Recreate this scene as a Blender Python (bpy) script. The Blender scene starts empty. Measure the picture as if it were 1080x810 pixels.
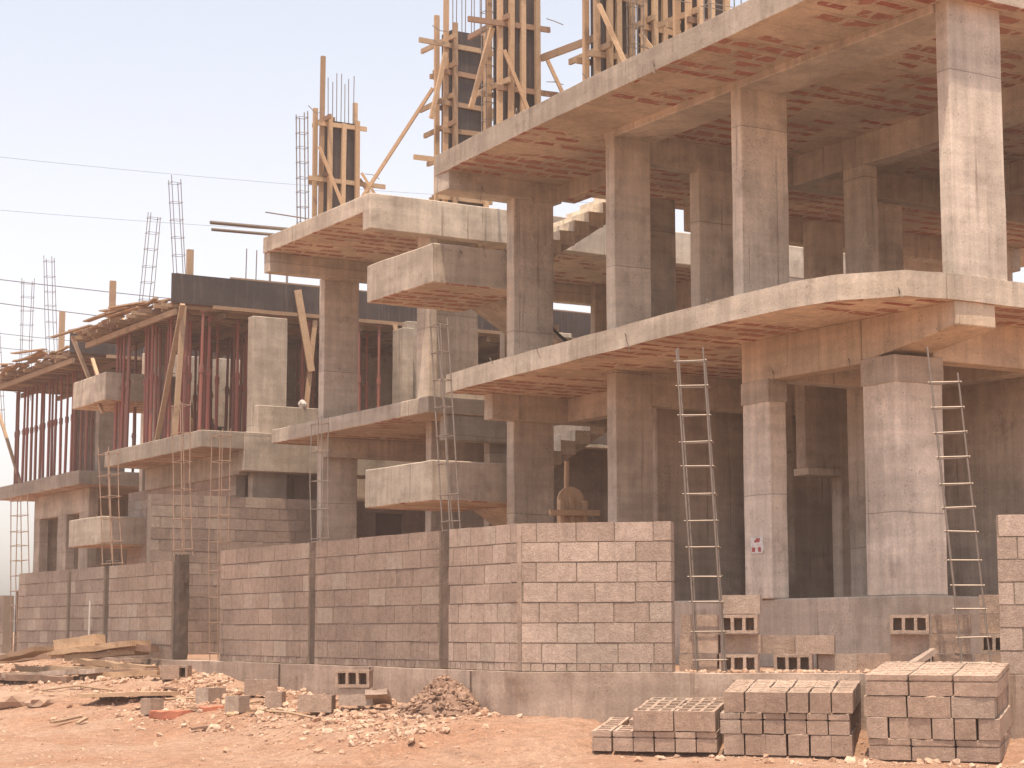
import bpy, bmesh, math, random
from mathutils import Vector, Matrix, noise
random.seed(7)
R = random.Random(11)
sc = bpy.context.scene
COL = sc.collection
H = 1.2

# ------------------------------------------------------------------ materials
class NT:
    def __init__(s, name):
        s.m = bpy.data.materials.new(name); s.m.use_nodes = True
        s.t = s.m.node_tree; s.t.nodes.clear()
        s.out = s.n('ShaderNodeOutputMaterial'); s.b = s.n('ShaderNodeBsdfPrincipled')
        s.l(s.b.outputs[0], s.out.inputs[0])
        s.geo = s.n('ShaderNodeNewGeometry'); s.obi = s.n('ShaderNodeObjectInfo')
    def n(s, k, **kw):
        q = s.t.nodes.new(k)
        for a, v in kw.items(): setattr(q, a, v)
        return q
    def l(s, a, b): s.t.links.new(a, b)
    def put(s, sock, v):
        if hasattr(v, 'is_output') or isinstance(v, bpy.types.NodeSocket): s.l(v, sock)
        else: sock.default_value = v
    def math(s, op, a, b=0.0, c=None, clamp=False):
        q = s.n('ShaderNodeMath', operation=op); q.use_clamp = clamp
        s.put(q.inputs[0], a); s.put(q.inputs[1], b)
        if c is not None: s.put(q.inputs[2], c)
        return q.outputs[0]
    def mapped(s, sc_, src=None, off=(0, 0, 0)):
        q = s.n('ShaderNodeMapping'); s.l(src or s.geo.outputs['Position'], q.inputs[0])
        q.inputs['Scale'].default_value = sc_; q.inputs['Location'].default_value = off
        return q.outputs[0]
    def noise(s, scale, detail=4, rough=.55, vec=None, dist=0):
        q = s.n('ShaderNodeTexNoise'); q.inputs['Scale'].default_value = scale
        q.inputs['Detail'].default_value = detail; q.inputs['Roughness'].default_value = rough
        q.inputs['Distortion'].default_value = dist
        s.l(vec or s.geo.outputs['Position'], q.inputs['Vector'])
        return q.outputs[0]
    def ramp(s, f, lo, hi, a=0.0, b=1.0):
        q = s.n('ShaderNodeMapRange'); q.interpolation_type = 'SMOOTHSTEP'
        s.l(f, q.inputs[0]); q.inputs[1].default_value = lo; q.inputs[2].default_value = hi
        q.inputs[3].default_value = a; q.inputs[4].default_value = b
        return q.outputs[0]
    def mix(s, f, a, b, mode='MIX'):
        q = s.n('ShaderNodeMix', data_type='RGBA', blend_type=mode)
        s.put(q.inputs[0], f)
        for i, v in ((6, a), (7, b)):
            if isinstance(v, tuple): q.inputs[i].default_value = v + ((1,) if len(v) == 3 else ())
            else: s.l(v, q.inputs[i])
        return q.outputs[2]
    def scale(s, col, f):
        q = s.n('ShaderNodeVectorMath', operation='SCALE'); s.l(col, q.inputs[0]); s.put(q.inputs[3], f)
        return q.outputs[0]
    def finish(s, col, rough=.9, bump=None, dist=.01, strength=.6, metal=0, spec=.3):
        s.put(s.b.inputs['Base Color'], col if not isinstance(col, tuple) else col + (1,))
        s.put(s.b.inputs['Roughness'], rough); s.b.inputs['Metallic'].default_value = metal
        s.b.inputs['Specular IOR Level'].default_value = spec
        if bump is not None:
            q = s.n('ShaderNodeBump'); q.inputs['Distance'].default_value = dist; q.inputs['Strength'].default_value = strength
            s.l(bump, q.inputs['Height']); s.l(q.outputs[0], s.b.inputs['Normal'])
        return s.m

def concrete(name, light, dark, tile=False, joints=True, stain=(.17, .125, .095), amt=.35):
    t = NT(name)
    big = t.noise(.9, 5, .6); mid = t.noise(3.3, 5, .65)
    col = t.mix(t.ramp(big, .40, .60), dark, light)
    col = t.mix(t.math('MULTIPLY', t.ramp(mid, .52, .72), amt), col, stain)
    vs = t.noise(1.0, 4, .6, t.mapped((9, 9, .55)))
    col = t.scale(col, t.ramp(vs, .3, .7, .88, 1.1))
    hs = t.noise(1.0, 2, .5, t.mapped((.8, .8, 7.5)))
    col = t.scale(col, t.ramp(hs, .3, .7, .92, 1.07))
    pale = t.math('MULTIPLY', t.ramp(t.noise(2.1, 6, .7, t.mapped((1, 1, .6), off=(3, 8, 1))), .56, .7), .45)
    col = t.mix(pale, col, tuple(min(.75, c * 1.28) for c in light))
    # slightly different pours for separate members
    col = t.scale(col, t.math('MULTIPLY_ADD', t.obi.outputs['Random'], .22, .88))
    fine = t.noise(38, 3, .7)
    col = t.scale(col, t.ramp(fine, .25, .75, .88, 1.1))
    pit = t.n('ShaderNodeTexVoronoi'); pit.inputs['Scale'].default_value = 7; t.l(t.geo.outputs['Position'], pit.inputs['Vector'])
    pits = t.ramp(pit.outputs['Distance'], .05, .085)
    col = t.scale(col, t.math('MULTIPLY_ADD', pits, .45, .55))
    hc_ = t.n('ShaderNodeTexVoronoi'); hc_.inputs['Scale'].default_value = 30; t.l(t.geo.outputs['Position'], hc_.inputs['Vector'])
    comb = t.math('MULTIPLY', t.ramp(hc_.outputs['Distance'], .30, .18), t.ramp(t.noise(1.4, 4, .65, t.mapped((1, 1, 1), off=(11, 3, 7))), .56, .64))
    col = t.scale(col, t.math('MULTIPLY_ADD', comb, -.4, 1.0))
    run = t.math('MULTIPLY', t.ramp(t.noise(1.0, 3, .55, t.mapped((13, 13, .35), off=(2, 5, 0))), .60, .70), t.ramp(t.noise(.8, 3), .45, .6))
    col = t.mix(t.math('MULTIPLY', run, .55), col, tuple(c * .8 for c in stain))
    sep = t.n('ShaderNodeSeparateXYZ'); t.l(t.geo.outputs['Position'], sep.inputs[0])
    bumpsrc = t.math('ADD', t.math('MULTIPLY', mid, 1.6), t.math('ADD', t.math('MULTIPLY', fine, .35), t.math('MULTIPLY', vs, .6)))
    if joints:
        w = t.math('ADD', sep.outputs[2], t.math('MULTIPLY', t.noise(1.3, 2), .05))
        ph = t.math('FRACT', t.math('ADD', t.math('DIVIDE', w, 2.5), t.obi.outputs['Random']))
        line = t.math('LESS_THAN', ph, .005)
        col = t.scale(col, t.math('MULTIPLY_ADD', line, -.38, 1.0))
        above = t.math('MULTIPLY', t.math('LESS_THAN', ph, .35), .08)
        col = t.scale(col, t.math('SUBTRACT', 1.03, above))
    if tile:
        # ribbed clay-tile soffit: red hollow-tile undersides showing through in broken rows along X
        warp = t.noise(2.3, 3, .6)
        yy = t.math('MULTIPLY_ADD', warp, .08, sep.outputs[1]); xx = t.math('MULTIPLY_ADD', t.noise(3.1, 3), .34, sep.outputs[0])
        ry = t.math('DIVIDE', yy, .33); row = t.math('FLOOR', ry)
        rx = t.math('ADD', t.math('DIVIDE', xx, .42), t.math('MULTIPLY', row, .37))
        cx = t.n('ShaderNodeCombineXYZ')
        t.l(t.math('FLOOR', rx), cx.inputs[0]); t.l(row, cx.inputs[1])
        wn = t.n('ShaderNodeTexWhiteNoise', noise_dimensions='2D'); t.l(cx.outputs[0], wn.inputs['Vector'])
        wr = t.n('ShaderNodeTexWhiteNoise', noise_dimensions='1D'); t.l(row, wr.inputs['W'])
        prob = t.math('ADD', t.math('MULTIPLY', wr.outputs[0], 1.0), t.ramp(t.noise(.6, 3), .38, .60, -.42, .62))
        on = t.math('LESS_THAN', wn.outputs[0], prob)
        fy = t.math('FRACT', ry); fx = t.math('FRACT', rx)
        iny = t.math('MULTIPLY', t.math('GREATER_THAN', fy, .22), t.math('LESS_THAN', fy, t.math('MULTIPLY_ADD', wn.outputs[0], .35, .58)))
        inx = t.math('GREATER_THAN', fx, .13)
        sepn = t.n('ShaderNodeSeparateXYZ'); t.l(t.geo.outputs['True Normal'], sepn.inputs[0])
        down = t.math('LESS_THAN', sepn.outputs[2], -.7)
        m = t.math('MULTIPLY', t.math('MULTIPLY', on, t.math('MULTIPLY', iny, inx)), down)
        m = t.math('MULTIPLY', m, t.math('MULTIPLY', t.ramp(t.noise(8, 4, .7), .38, .46), t.ramp(wn.outputs[0], .0, .6, 1.0, .78)))
        red = t.mix(t.ramp(t.noise(9, 3), .3, .7), (.26, .07, .04), (.38, .125, .08))
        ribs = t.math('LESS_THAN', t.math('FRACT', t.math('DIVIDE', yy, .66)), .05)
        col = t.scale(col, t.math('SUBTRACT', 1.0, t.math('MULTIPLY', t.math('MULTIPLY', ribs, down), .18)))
        col = t.scale(col, t.math('MULTIPLY_ADD', down, .2, .8))  # ground bounce painted in: undersides lighter, other faces dimmed
        warm = t.mix(1.0, col, (1.02, .96, .90), 'MULTIPLY')  # warm tint of the bounce light for the undersides
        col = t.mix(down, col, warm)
        col = t.mix(m, col, red)
        bumpsrc = t.math('SUBTRACT', bumpsrc, t.math('MULTIPLY', m, 1.2))
    return t.finish(col, .92, bumpsrc, .012, .55)

CL, CD = (.56, .465, .37), (.415, .34, .268)
M = {}
M['concrete'] = concrete('formed_concrete', CL, CD)
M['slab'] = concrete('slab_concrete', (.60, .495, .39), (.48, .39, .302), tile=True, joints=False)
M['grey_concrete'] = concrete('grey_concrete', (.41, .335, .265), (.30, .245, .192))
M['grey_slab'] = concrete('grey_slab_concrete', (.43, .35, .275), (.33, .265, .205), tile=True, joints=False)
M['lit_beam_concrete'] = concrete('lit_beam_concrete', (.62, .475, .34), (.50, .38, .27), joints=False)  # warm tone carries the sun and bounce light on the beams
M['pale_concrete'] = concrete('pale_concrete', (.66, .555, .455), (.50, .415, .335))
M['sunlit_step_concrete'] = concrete('sunlit_step_concrete', (.78, .68, .55), (.66, .56, .44), joints=False)  # sunlight on the step ends put into a paler tone
M['dark_concrete'] = concrete('darker_concrete', (.50, .405, .32), (.38, .305, .24), joints=False)  # darker tone for column heads, plinth and partitions
M['footing'] = concrete('footing_concrete', (.43, .322, .252), (.30, .222, .172), joints=False, stain=(.2, .13, .09), amt=.75)
M['rough'] = concrete('rough_mortar', (.15, .105, .078), (.09, .063, .048), joints=False)

def block_mat(name, a, b, island):
    t = NT(name)
    r = t.geo.outputs['Random Per Island'] if island else t.obi.outputs['Random']
    col = t.mix(r, a, b)
    big = t.noise(1.1, 3, .5)
    col = t.scale(col, t.ramp(big, .3, .7, .86, 1.14))
    wn = t.n('ShaderNodeTexWhiteNoise', noise_dimensions='1D'); t.l(t.math('MULTIPLY', r, 913.7), wn.inputs['W'])
    col = t.mix(t.math('MULTIPLY', t.math('GREATER_THAN', wn.outputs[0], .86), .5), col, (.38, .31, .25))
    fine = t.noise(70, 3, .75); mid = t.noise(14, 4, .7)
    col = t.scale(col, t.ramp(fine, .28, .72, .8, 1.18))
    col = t.scale(col, t.ramp(mid, .3, .7, .88, 1.1))
    drip = t.noise(1, 3, .6, t.mapped((14, 14, 1.2)))
    col = t.scale(col, t.ramp(drip, .35, .62, .94, 1.02))
    return t.finish(col, .95, t.math('ADD', t.math('MULTIPLY', fine, .6), mid), .012, .8, spec=.2)
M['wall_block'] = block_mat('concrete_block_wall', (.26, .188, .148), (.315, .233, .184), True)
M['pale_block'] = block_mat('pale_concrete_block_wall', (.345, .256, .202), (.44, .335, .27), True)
M['grey_block'] = block_mat('grey_concrete_block_wall', (.228, .17, .137), (.285, .217, .176), True)
M['block'] = block_mat('hollow_block', (.36, .254, .19), (.42, .305, .235), False)

t = NT('mortar'); M['mortar'] = t.finish(t.mix(t.noise(8, 4), (.19, .145, .11), (.29, .225, .175)), .95, t.noise(50, 3), .01, .8)

def wood(name, a, b, c):
    t = NT(name)
    r = t.math('FRACT', t.math('ADD', t.geo.outputs['Random Per Island'], t.math('MULTIPLY', t.obi.outputs['Random'], 7.3)))
    col = t.mix(r, a, b)
    g = t.noise(4.0, 4, .6, t.mapped((11, 11, 11)), 1.5)
    col = t.scale(col, t.ramp(g, .3, .7, .78, 1.15))
    d = t.noise(2.6, 5, .65)
    col = t.mix(t.math('MULTIPLY', t.ramp(d, .52, .7), .55), col, c)
    return t.finish(col, .8, g, .004, .5)
M['wood'] = wood('raw_lumber', (.40, .25, .145), (.53, .36, .225), (.24, .14, .08))
M['old_wood'] = wood('weathered_lumber', (.28, .175, .105), (.42, .29, .185), (.15, .095, .06))
M['dark_wood'] = wood('stained_lumber', (.19, .115, .08), (.33, .2, .13), (.10, .07, .05))

t = NT('film_plywood')
c = t.mix(t.ramp(t.noise(2.2, 5, .65), .35, .7), (.035, .025, .024), (.062, .046, .042))
c = t.mix(t.math('MULTIPLY', t.ramp(t.noise(1, 4, .6, t.mapped((16, 16, .8))), .52, .72), .5), c, (.15, .11, .085))
M['ply'] = t.finish(c, .55, t.noise(20, 3), .004, .4, spec=.35)

t = NT('red_painted_steel')
c = t.mix(t.obi.outputs['Random'], (.33, .10, .08), (.21, .085, .066))
c = t.mix(t.ramp(t.noise(7, 4, .6), .5, .68), c, (.21, .105, .075))
M['prop'] = t.finish(c, .6, t.noise(30, 2), .003, .4, spec=.35)

t = NT('rusty_rebar')
c = t.mix(t.noise(12, 3), (.20, .115, .075), (.34, .235, .17))
M['rebar'] = t.finish(c, .7, None, spec=.4)
t = NT('grey_steel_bar')
M['bar'] = t.finish(t.mix(t.noise(10, 3), (.17, .145, .13), (.30, .26, .235)), .6, None, metal=.3)
t = NT('galvanised_tube')
M['tube'] = t.finish(t.mix(t.noise(10, 3), (.16, .125, .10), (.27, .215, .175)), .5, None, metal=.4)
t = NT('cable'); M['cable'] = t.finish((.12, .11, .115), .7)
t = NT('white_paper'); M['paper'] = t.finish(t.mix(t.ramp(t.noise(30, 3), .45, .6), (.72, .68, .64), (.6, .5, .46)), .7)
t = NT('red_ink'); M['ink'] = t.finish((.4, .09, .08), .7)
t = NT('white_plastic'); M['plastic'] = t.finish((.5, .45, .40), .5)
t = NT('clay_brick'); M['clay'] = t.finish(t.mix(t.noise(9, 3), (.36, .12, .07), (.5, .2, .12)), .9, t.noise(30, 3), .008, .6)
t = NT('rusty_sheet'); M['sheet'] = t.finish(t.mix(t.noise(4, 4), (.10, .06, .055), (.17, .105, .09)), .7, t.noise(20, 3), .004, .4)

def soil(name, k=1.0):
    t = NT(name)
    a = tuple(v * k for v in (.61, .335, .21)); b = tuple(v * k for v in (.70, .45, .315)); d = tuple(v * k for v in (.46, .265, .175))
    col = t.mix(t.ramp(t.noise(.55, 6, .62), .36, .64), a, b)
    col = t.mix(t.math('MULTIPLY', t.ramp(t.noise(2.7, 6, .7), .5, .68), .6), col, d)
    peb = t.n('ShaderNodeTexVoronoi'); peb.inputs['Scale'].default_value = 17; t.l(t.geo.outputs['Position'], peb.inputs['Vector'])
    pm = t.math('MULTIPLY', t.ramp(peb.outputs['Distance'], .34, .2), t.ramp(t.noise(1.3, 4), .46, .6))
    col = t.mix(t.math('MULTIPLY', pm, .65), col, t.mix(peb.outputs['Color'], (.28, .165, .11), (.5, .37, .28)))
    f = t.noise(42, 5, .75); m = t.noise(9, 5, .7)
    col = t.scale(col, t.ramp(f, .25, .75, .7, 1.25))
    col = t.scale(col, t.ramp(m, .3, .7, .8, 1.14))
    h = t.math('ADD', t.math('MULTIPLY', m, 2.2), t.math('ADD', t.math('MULTIPLY', f, .9), t.math('MULTIPLY', pm, .5)))
    return t.finish(col, .97, h, .035, .8, spec=.15)
M['soil'] = soil('sandy_soil', .64)
t = NT('rubble_stone')
c = t.mix(t.geo.outputs['Random Per Island'], (.40, .235, .15), (.56, .39, .28))
M['stone'] = t.finish(t.scale(c, t.ramp(t.noise(25, 3), .3, .7, .8, 1.12)), .95, t.noise(35, 3), .01, .7)
t = NT('heap_gravel')
c = t.mix(t.geo.outputs['Random Per Island'], (.19, .11, .075), (.36, .235, .165))
M['heap'] = t.finish(c, .95, t.noise(35, 3), .01, .7)

# ------------------------------------------------------------------ geometry builder
class MB:
    def __init__(s): s.bm = bmesh.new()
    def hexa(s, P):
        v = [s.bm.verts.new(p) for p in P]
        for f in ((3, 2, 1, 0), (4, 5, 6, 7), (0, 1, 5, 4), (1, 2, 6, 5), (2, 3, 7, 6), (3, 0, 4, 7)):
            s.bm.faces.new([v[i] for i in f])
        return s
    def box(s, x0, x1, y0, y1, z0, z1):
        return s.hexa([(x0, y0, z0), (x1, y0, z0), (x1, y1, z0), (x0, y1, z0), (x0, y0, z1), (x1, y0, z1), (x1, y1, z1), (x0, y1, z1)])
    def frame(s, o, u, v, w, a0, a1, b0, b1, c0, c1):
        P = []
        for c in (c0, c1):
            for a, b in ((a0, b0), (a1, b0), (a1, b1), (a0, b1)):
                P.append(Vector(o) + Vector(u) * a + Vector(v) * b + Vector(w) * c)
        return s.hexa(P)
    def bar(s, p, q, w, h, up=(0, 0, 1)):
        p, q = Vector(p), Vector(q); d = (q - p); L = d.length; d.normalize()
        up = Vector(up)
        if abs(d.dot(up)) > .95: up = Vector((0, 1, 0))
        side = d.cross(up).normalized(); up = side.cross(d)
        return s.frame(p, d, side, up, 0, L, -w / 2, w / 2, -h / 2, h / 2)
    def tube(s, pts, r, n=6):
        pts = [Vector(p) for p in pts]; rings = []
        for i, p in enumerate(pts):
            d = (pts[min(i + 1, len(pts) - 1)] - pts[max(i - 1, 0)]).normalized()
            a = Vector((0, 0, 1)) if abs(d.z) < .9 else Vector((1, 0, 0))
            u = d.cross(a).normalized(); v = d.cross(u)
            rr = r[i] if isinstance(r, (list, tuple)) else r
            rings.append([s.bm.verts.new(p + (u * math.cos(k * math.tau / n) + v * math.sin(k * math.tau / n)) * rr) for k in range(n)])
        for A, B in zip(rings, rings[1:]):
            for k in range(n): s.bm.faces.new((A[k], A[(k + 1) % n], B[(k + 1) % n], B[k]))
        s.bm.faces.new(rings[0][::-1]); s.bm.faces.new(rings[-1])
        return s
    def prism(s, pts, z0, z1):
        a = [s.bm.verts.new((x, y, z0)) for x, y in pts]; b = [s.bm.verts.new((x, y, z1)) for x, y in pts]
        s.bm.faces.new(a[::-1]); s.bm.faces.new(b)
        for i in range(len(pts)):
            j = (i + 1) % len(pts); s.bm.faces.new((a[i], a[j], b[j], b[i]))
        return s
    def poly_y(s, pts, y0, y1):                     # profile in X-Z, extruded along Y
        a = [s.bm.verts.new((x, y0, z)) for x, z in pts]; b = [s.bm.verts.new((x, y1, z)) for x, z in pts]
        s.bm.faces.new(a); s.bm.faces.new(b[::-1])
        for i in range(len(pts)):
            j = (i + 1) % len(pts); s.bm.faces.new((a[j], a[i], b[i], b[j]))
        return s
    def rough(s, step=.45, amp=.008, freq=1.6, axes='xyz'):   # cut into pieces and let the edges wander
        bm = s.bm
        co = [v.co for v in bm.verts]
        for ax in axes:
            i = 'xyz'.index(ax); lo = min(c[i] for c in co); hi = max(c[i] for c in co)
            n = int((hi - lo) / step); nv = Vector((0, 0, 0)); nv[i] = 1
            for k in range(1, n + 1):
                p = Vector((0, 0, 0)); p[i] = lo + (hi - lo) * k / (n + 1)
                bmesh.ops.bisect_plane(bm, geom=bm.verts[:] + bm.edges[:] + bm.faces[:], plane_co=p, plane_no=nv)
        for v in bm.verts:
            q = v.co * freq
            v.co += noise.noise_vector(q) * amp + noise.noise_vector(v.co * 6.1) * amp * .45
        return s
    def bevel(s, w=.012):
        e = [e for e in s.bm.edges if len(e.link_faces) == 2 and e.calc_face_angle(0) > .6]
        bmesh.ops.bevel(s.bm, geom=e, offset=w, segments=1, affect='EDGES', clamp_overlap=True)
        return s
    def build(s, name, mat, parent=None, loc=None):
        me = bpy.data.meshes.new(name)
        bmesh.ops.recalc_face_normals(s.bm, faces=s.bm.faces[:])
        o = bpy.data.objects.new(name, me); COL.objects.link(o)
        off = Vector((0, 0, 0))
        if parent is not None:
            o.parent = parent
            w = Vector(parent.location); q = parent.parent
            while q is not None: w += Vector(q.location); q = q.parent
            off = w
        elif loc is not None:
            o.location = loc; off = Vector(loc)
        for v in s.bm.verts: v.co -= off
        s.bm.to_mesh(me); s.bm.free(); me.materials.append(mat)
        return o

def tag(o, label, cat, group=None):
    o['label'] = label; o['category'] = cat
    if group: o['group'] = group
    return o
def thing(name, label, cat, loc, group=None):
    o = bpy.data.objects.new(name, None); COL.objects.link(o); o.location = loc; o.empty_display_size = .2
    return tag(o, label, cat, group)
def setting(o, kind='structure'): o['kind'] = kind; return o
def copy_thing(o, loc, rot=None):
    c = o.copy(); COL.objects.link(c); c.location = loc
    if rot is not None: c.rotation_euler = rot
    for ch in list(o.children):
        d = ch.copy(); COL.objects.link(d); d.parent = c
    return c
ORD = ['first', 'second', 'third', 'fourth', 'fifth', 'sixth', 'seventh', 'eighth', 'ninth', 'tenth', 'eleventh', 'twelfth',
       'thirteenth', 'fourteenth', 'fifteenth', 'sixteenth', 'seventeenth', 'eighteenth', 'nineteenth', 'twentieth']

# ------------------------------------------------------------------ ground
def lerp(tab, x):
    if x <= tab[0][0]: return tab[0][1]
    for (a, va), (b, vb) in zip(tab, tab[1:]):
        if x <= b: return va + (vb - va) * (x - a) / (b - a)
    return tab[-1][1]
CU, CN = Vector((.705, -.709, 0)), Vector((.709, .705, 0))       # chamfer wall: along it / into the plot
CORNER = Vector((10.45, 17.38, 0))
def cp(s, d=0, z=0): return CORNER + CU * s + CN * d + Vector((0, 0, z))
def outside(X, Y):
    return max(10.42 - X, -((X - 10.45) * .709 + (Y - 17.38) * .705))
def gz(X, Y, fine=True):
    dl = 10.42 - X; dc = -((X - 10.45) * .709 + (Y - 17.38) * .705)
    s = (X - 10.45) * .705 - (Y - 17.38) * .709
    if dl > dc:
        foot = lerp([(17, .33), (20.5, .40), (23.2, .46), (26, .64), (28, .70), (40, .7)], Y); w = lerp([(18, 2.6), (26, 3.6), (34, 5)], Y); d = dl
    else:
        foot = lerp([(0, .33), (1.5, .28), (3, .24), (6, .2)], s); w = lerp([(0, 2.0), (.7, 1.6), (1.0, 1.0), (6, .9)], s); d = dc
    if d <= 0: z = foot - min(.5, -d * 1.5)
    else:
        k = max(0, 1 - d / w); z = foot * k * (1.3 - .3 * k)
    if fine:
        p = Vector((X, Y, 0))
        z += .035 * noise.noise(p * .55) + .022 * noise.noise(p * 1.7)
        r = math.exp(-((d - .9) / 1.1) ** 2) * (1 if dl > dc else .3)
        z += r * (.05 * noise.noise(p * 3.1 + Vector((5, 2, 0))) + .03 * noise.noise(p * 7.3))
        for off in (5.6, 7.15, 8.4):
            u = (X - off - .05 * Y + .25 * math.sin(Y * .21 + off)) / .15
            if abs(u) < 4: z += -.028 * math.exp(-u * u) + .014 * math.exp(-(abs(u) - 1.9) ** 2 * 2)
        z += .011 * noise.noise(p * 5.0) + .007 * noise.noise(p * 9.0)
    return z
def axis(lo, hi, step, out):
    a = []; x = lo
    while x < hi: a.append(x); x += step
    a.append(hi); g = step; x = hi; pos = []
    while x < out: g *= 1.6; x += g; pos.append(x)
    g = step; x = lo; neg = []
    while x > -out: g *= 1.6; x -= g; neg.append(x)
    return neg[::-1] + a + pos
bm = bmesh.new(); xs = axis(3.5, 14.5, .11, 900); ys = axis(9, 42, .12, 900)
g = [[bm.verts.new((x, y, gz(x, y))) for y in ys] for x in xs]
for i in range(len(xs) - 1):
    for j in range(len(ys) - 1): bm.faces.new((g[i][j], g[i + 1][j], g[i + 1][j + 1], g[i][j + 1]))
b = MB(); b.bm.free(); b.bm = bm
ground = setting(b.build('ground', M['soil']))
for p in ground.data.polygons: p.use_smooth = True
b = MB()
pts = [cp(0, .12).to_2d(), cp(14, .12).to_2d(), (60, 5), (60, 95), (10.57, 95)]
b.prism([tuple(p) for p in pts], .3, .77)
setting(b.build('plot_ground', M['soil']))

# ------------------------------------------------------------------ block walls
def block_wall(o, u, n, L, z0, courses, blen, mat, name, label, thick=.2, course=.207, small=True, gaps=0, seed=1, group=None, holes=(), cat='wall', jit=.003):
    """o: start point; u: along; n: into the plot. Blocks are separate islands of one part, mortar is another."""
    rr = random.Random(seed); o = Vector((o[0], o[1], 0)); u = Vector(u).normalized(); n = Vector(n).normalized(); w = Vector((0, 0, 1))
    th = thing(name, label, cat, o + u * (L / 2) + w * z0, group)
    b = MB(); m = MB(); z = z0
    rows = ([(.085, .12, True)] if small else []) + [(course, blen, False)] * courses
    for k, (hh, bl, sm) in enumerate(rows):
        a = -(bl * .5 if k % 2 else 0) + rr.uniform(-.03, .03)
        while a < L:
            l = bl * rr.uniform(.9, 1.1) if not sm else bl * rr.uniform(.8, 1.25)
            a0, a1 = max(0, a), min(L, a + l)
            if a1 - a0 > .04:
                zz = z + .006; zt = z + hh - .006
                hit = any(h0 < (a0 + a1) / 2 < h1 and g0 < (zz + zt) / 2 < g1 for h0, h1, g0, g1 in holes)
                if not hit:
                    d = rr.uniform(-jit, jit); e = rr.uniform(-.003, .003)
                    g1 = .007 if rr.random() > gaps else .03
                    bb = MB(); bb.frame(o, u, n, w, a0 + .006, a1 - g1, d, thick + d, zz + e, zt + e)
                    for v in bb.bm.verts: v.co += noise.noise_vector(v.co * 9) * .003
                    bb.bevel(.006)
                    me = bpy.data.meshes.new('t'); bb.bm.to_mesh(me); bb.bm.free(); b.bm.from_mesh(me); bpy.data.meshes.remove(me)
            a += l
        z += hh
    top = z
    if not holes: m.frame(o, u, n, w, .004, L - .010, .009, thick - .009, z0, top - .010)
    else:
        xs_ = sorted({.004, L - .012} | {h for q in holes for h in q[:2]}); zs = sorted({z0, top - .012} | {h for q in holes for h in q[2:]})
        for a0, a1 in zip(xs_, xs_[1:]):
            for c0, c1 in zip(zs, zs[1:]):
                if not any(h0 <= a0 and a1 <= h1 and g0 <= c0 and c1 <= g1 for h0, h1, g0, g1 in holes):
                    m.frame(o, u, n, w, a0, a1, .009, thick - .009, c0, c1)
    b.build('block_courses', mat, th); m.build('mortar', M['mortar'], th)
    return th, top
UY = (0, 1, 0); NX = (1, 0, 0)
segs = [(17.40, 18.90, .29, 'pale_block', 'grey brown block wall panel left of the street corner, with paler lower blocks'),
        (19.12, 22.36, .44, 'wall_block', 'widest block panel of the street wall, between two dark mortar pillars'),
        (22.56, 25.47, .41, 'wall_block', 'block panel of the street wall just right of the open gateway'),
        (27.32, 30.12, .42, 'wall_block', 'block panel of the street wall left of the gateway, behind the plank heap'),
        (30.36, 32.02, .42, 'grey_block', 'narrow block panel in the street wall with a white pipe standing before it'),
        (32.20, 35.00, .42, 'grey_block', 'far left full height block panel of the street wall')]
for i, (y0, y1, bl, mt, lab) in enumerate(segs):
    block_wall((10.45, y0, .78), UY, NX, y1 - y0, .78, 7, bl, M[mt], 'block_wall', lab, seed=20 + i, small=i < 3, group='panels of the street wall')
block_wall((10.45, 35.9, .7), UY, NX, 6, .7, 5, .42, M['grey_block'], 'block_wall', 'low block wall at the left edge of the photo, beyond the rebar cage', small=False, course=.23, seed=31, group='panels of the street wall')
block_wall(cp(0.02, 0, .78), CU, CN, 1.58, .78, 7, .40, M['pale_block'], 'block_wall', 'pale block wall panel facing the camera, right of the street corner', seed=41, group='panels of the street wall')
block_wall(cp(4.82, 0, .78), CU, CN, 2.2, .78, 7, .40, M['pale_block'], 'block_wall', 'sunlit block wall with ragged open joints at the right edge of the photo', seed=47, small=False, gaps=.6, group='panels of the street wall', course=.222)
# corner cover strip of mortar
b = MB().bar((10.452, 17.385, .79), (10.452, 17.385, 2.3), .035, .035); tag(b.build('mortar_strip', M['footing'], loc=(10.45, 17.38, .79)), 'thin pale mortar strip up the corner of the block wall', 'mortar strip')

# footing beam under the street wall
b = MB()
f0 = [(10.41, 44), (10.41, 17.36), tuple(cp(9, -.05).to_2d()), tuple(cp(9, .24).to_2d()), (10.71, 17.49), (10.71, 44)]
b.prism(f0, -.3, .778).rough(.5, .012)
b.bevel(.014); fo = b.build('concrete_footing', M['footing'], loc=(10.5, 20, 0)); tag(fo, 'low concrete footing beam carrying the block street wall and gateway', 'footing')
for y in (18.3, 20.7, 23.3):
    MB().box(10.385, 10.40, y - .006, y + .006, .36, .77).build('seam', M['rough'], fo)
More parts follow.
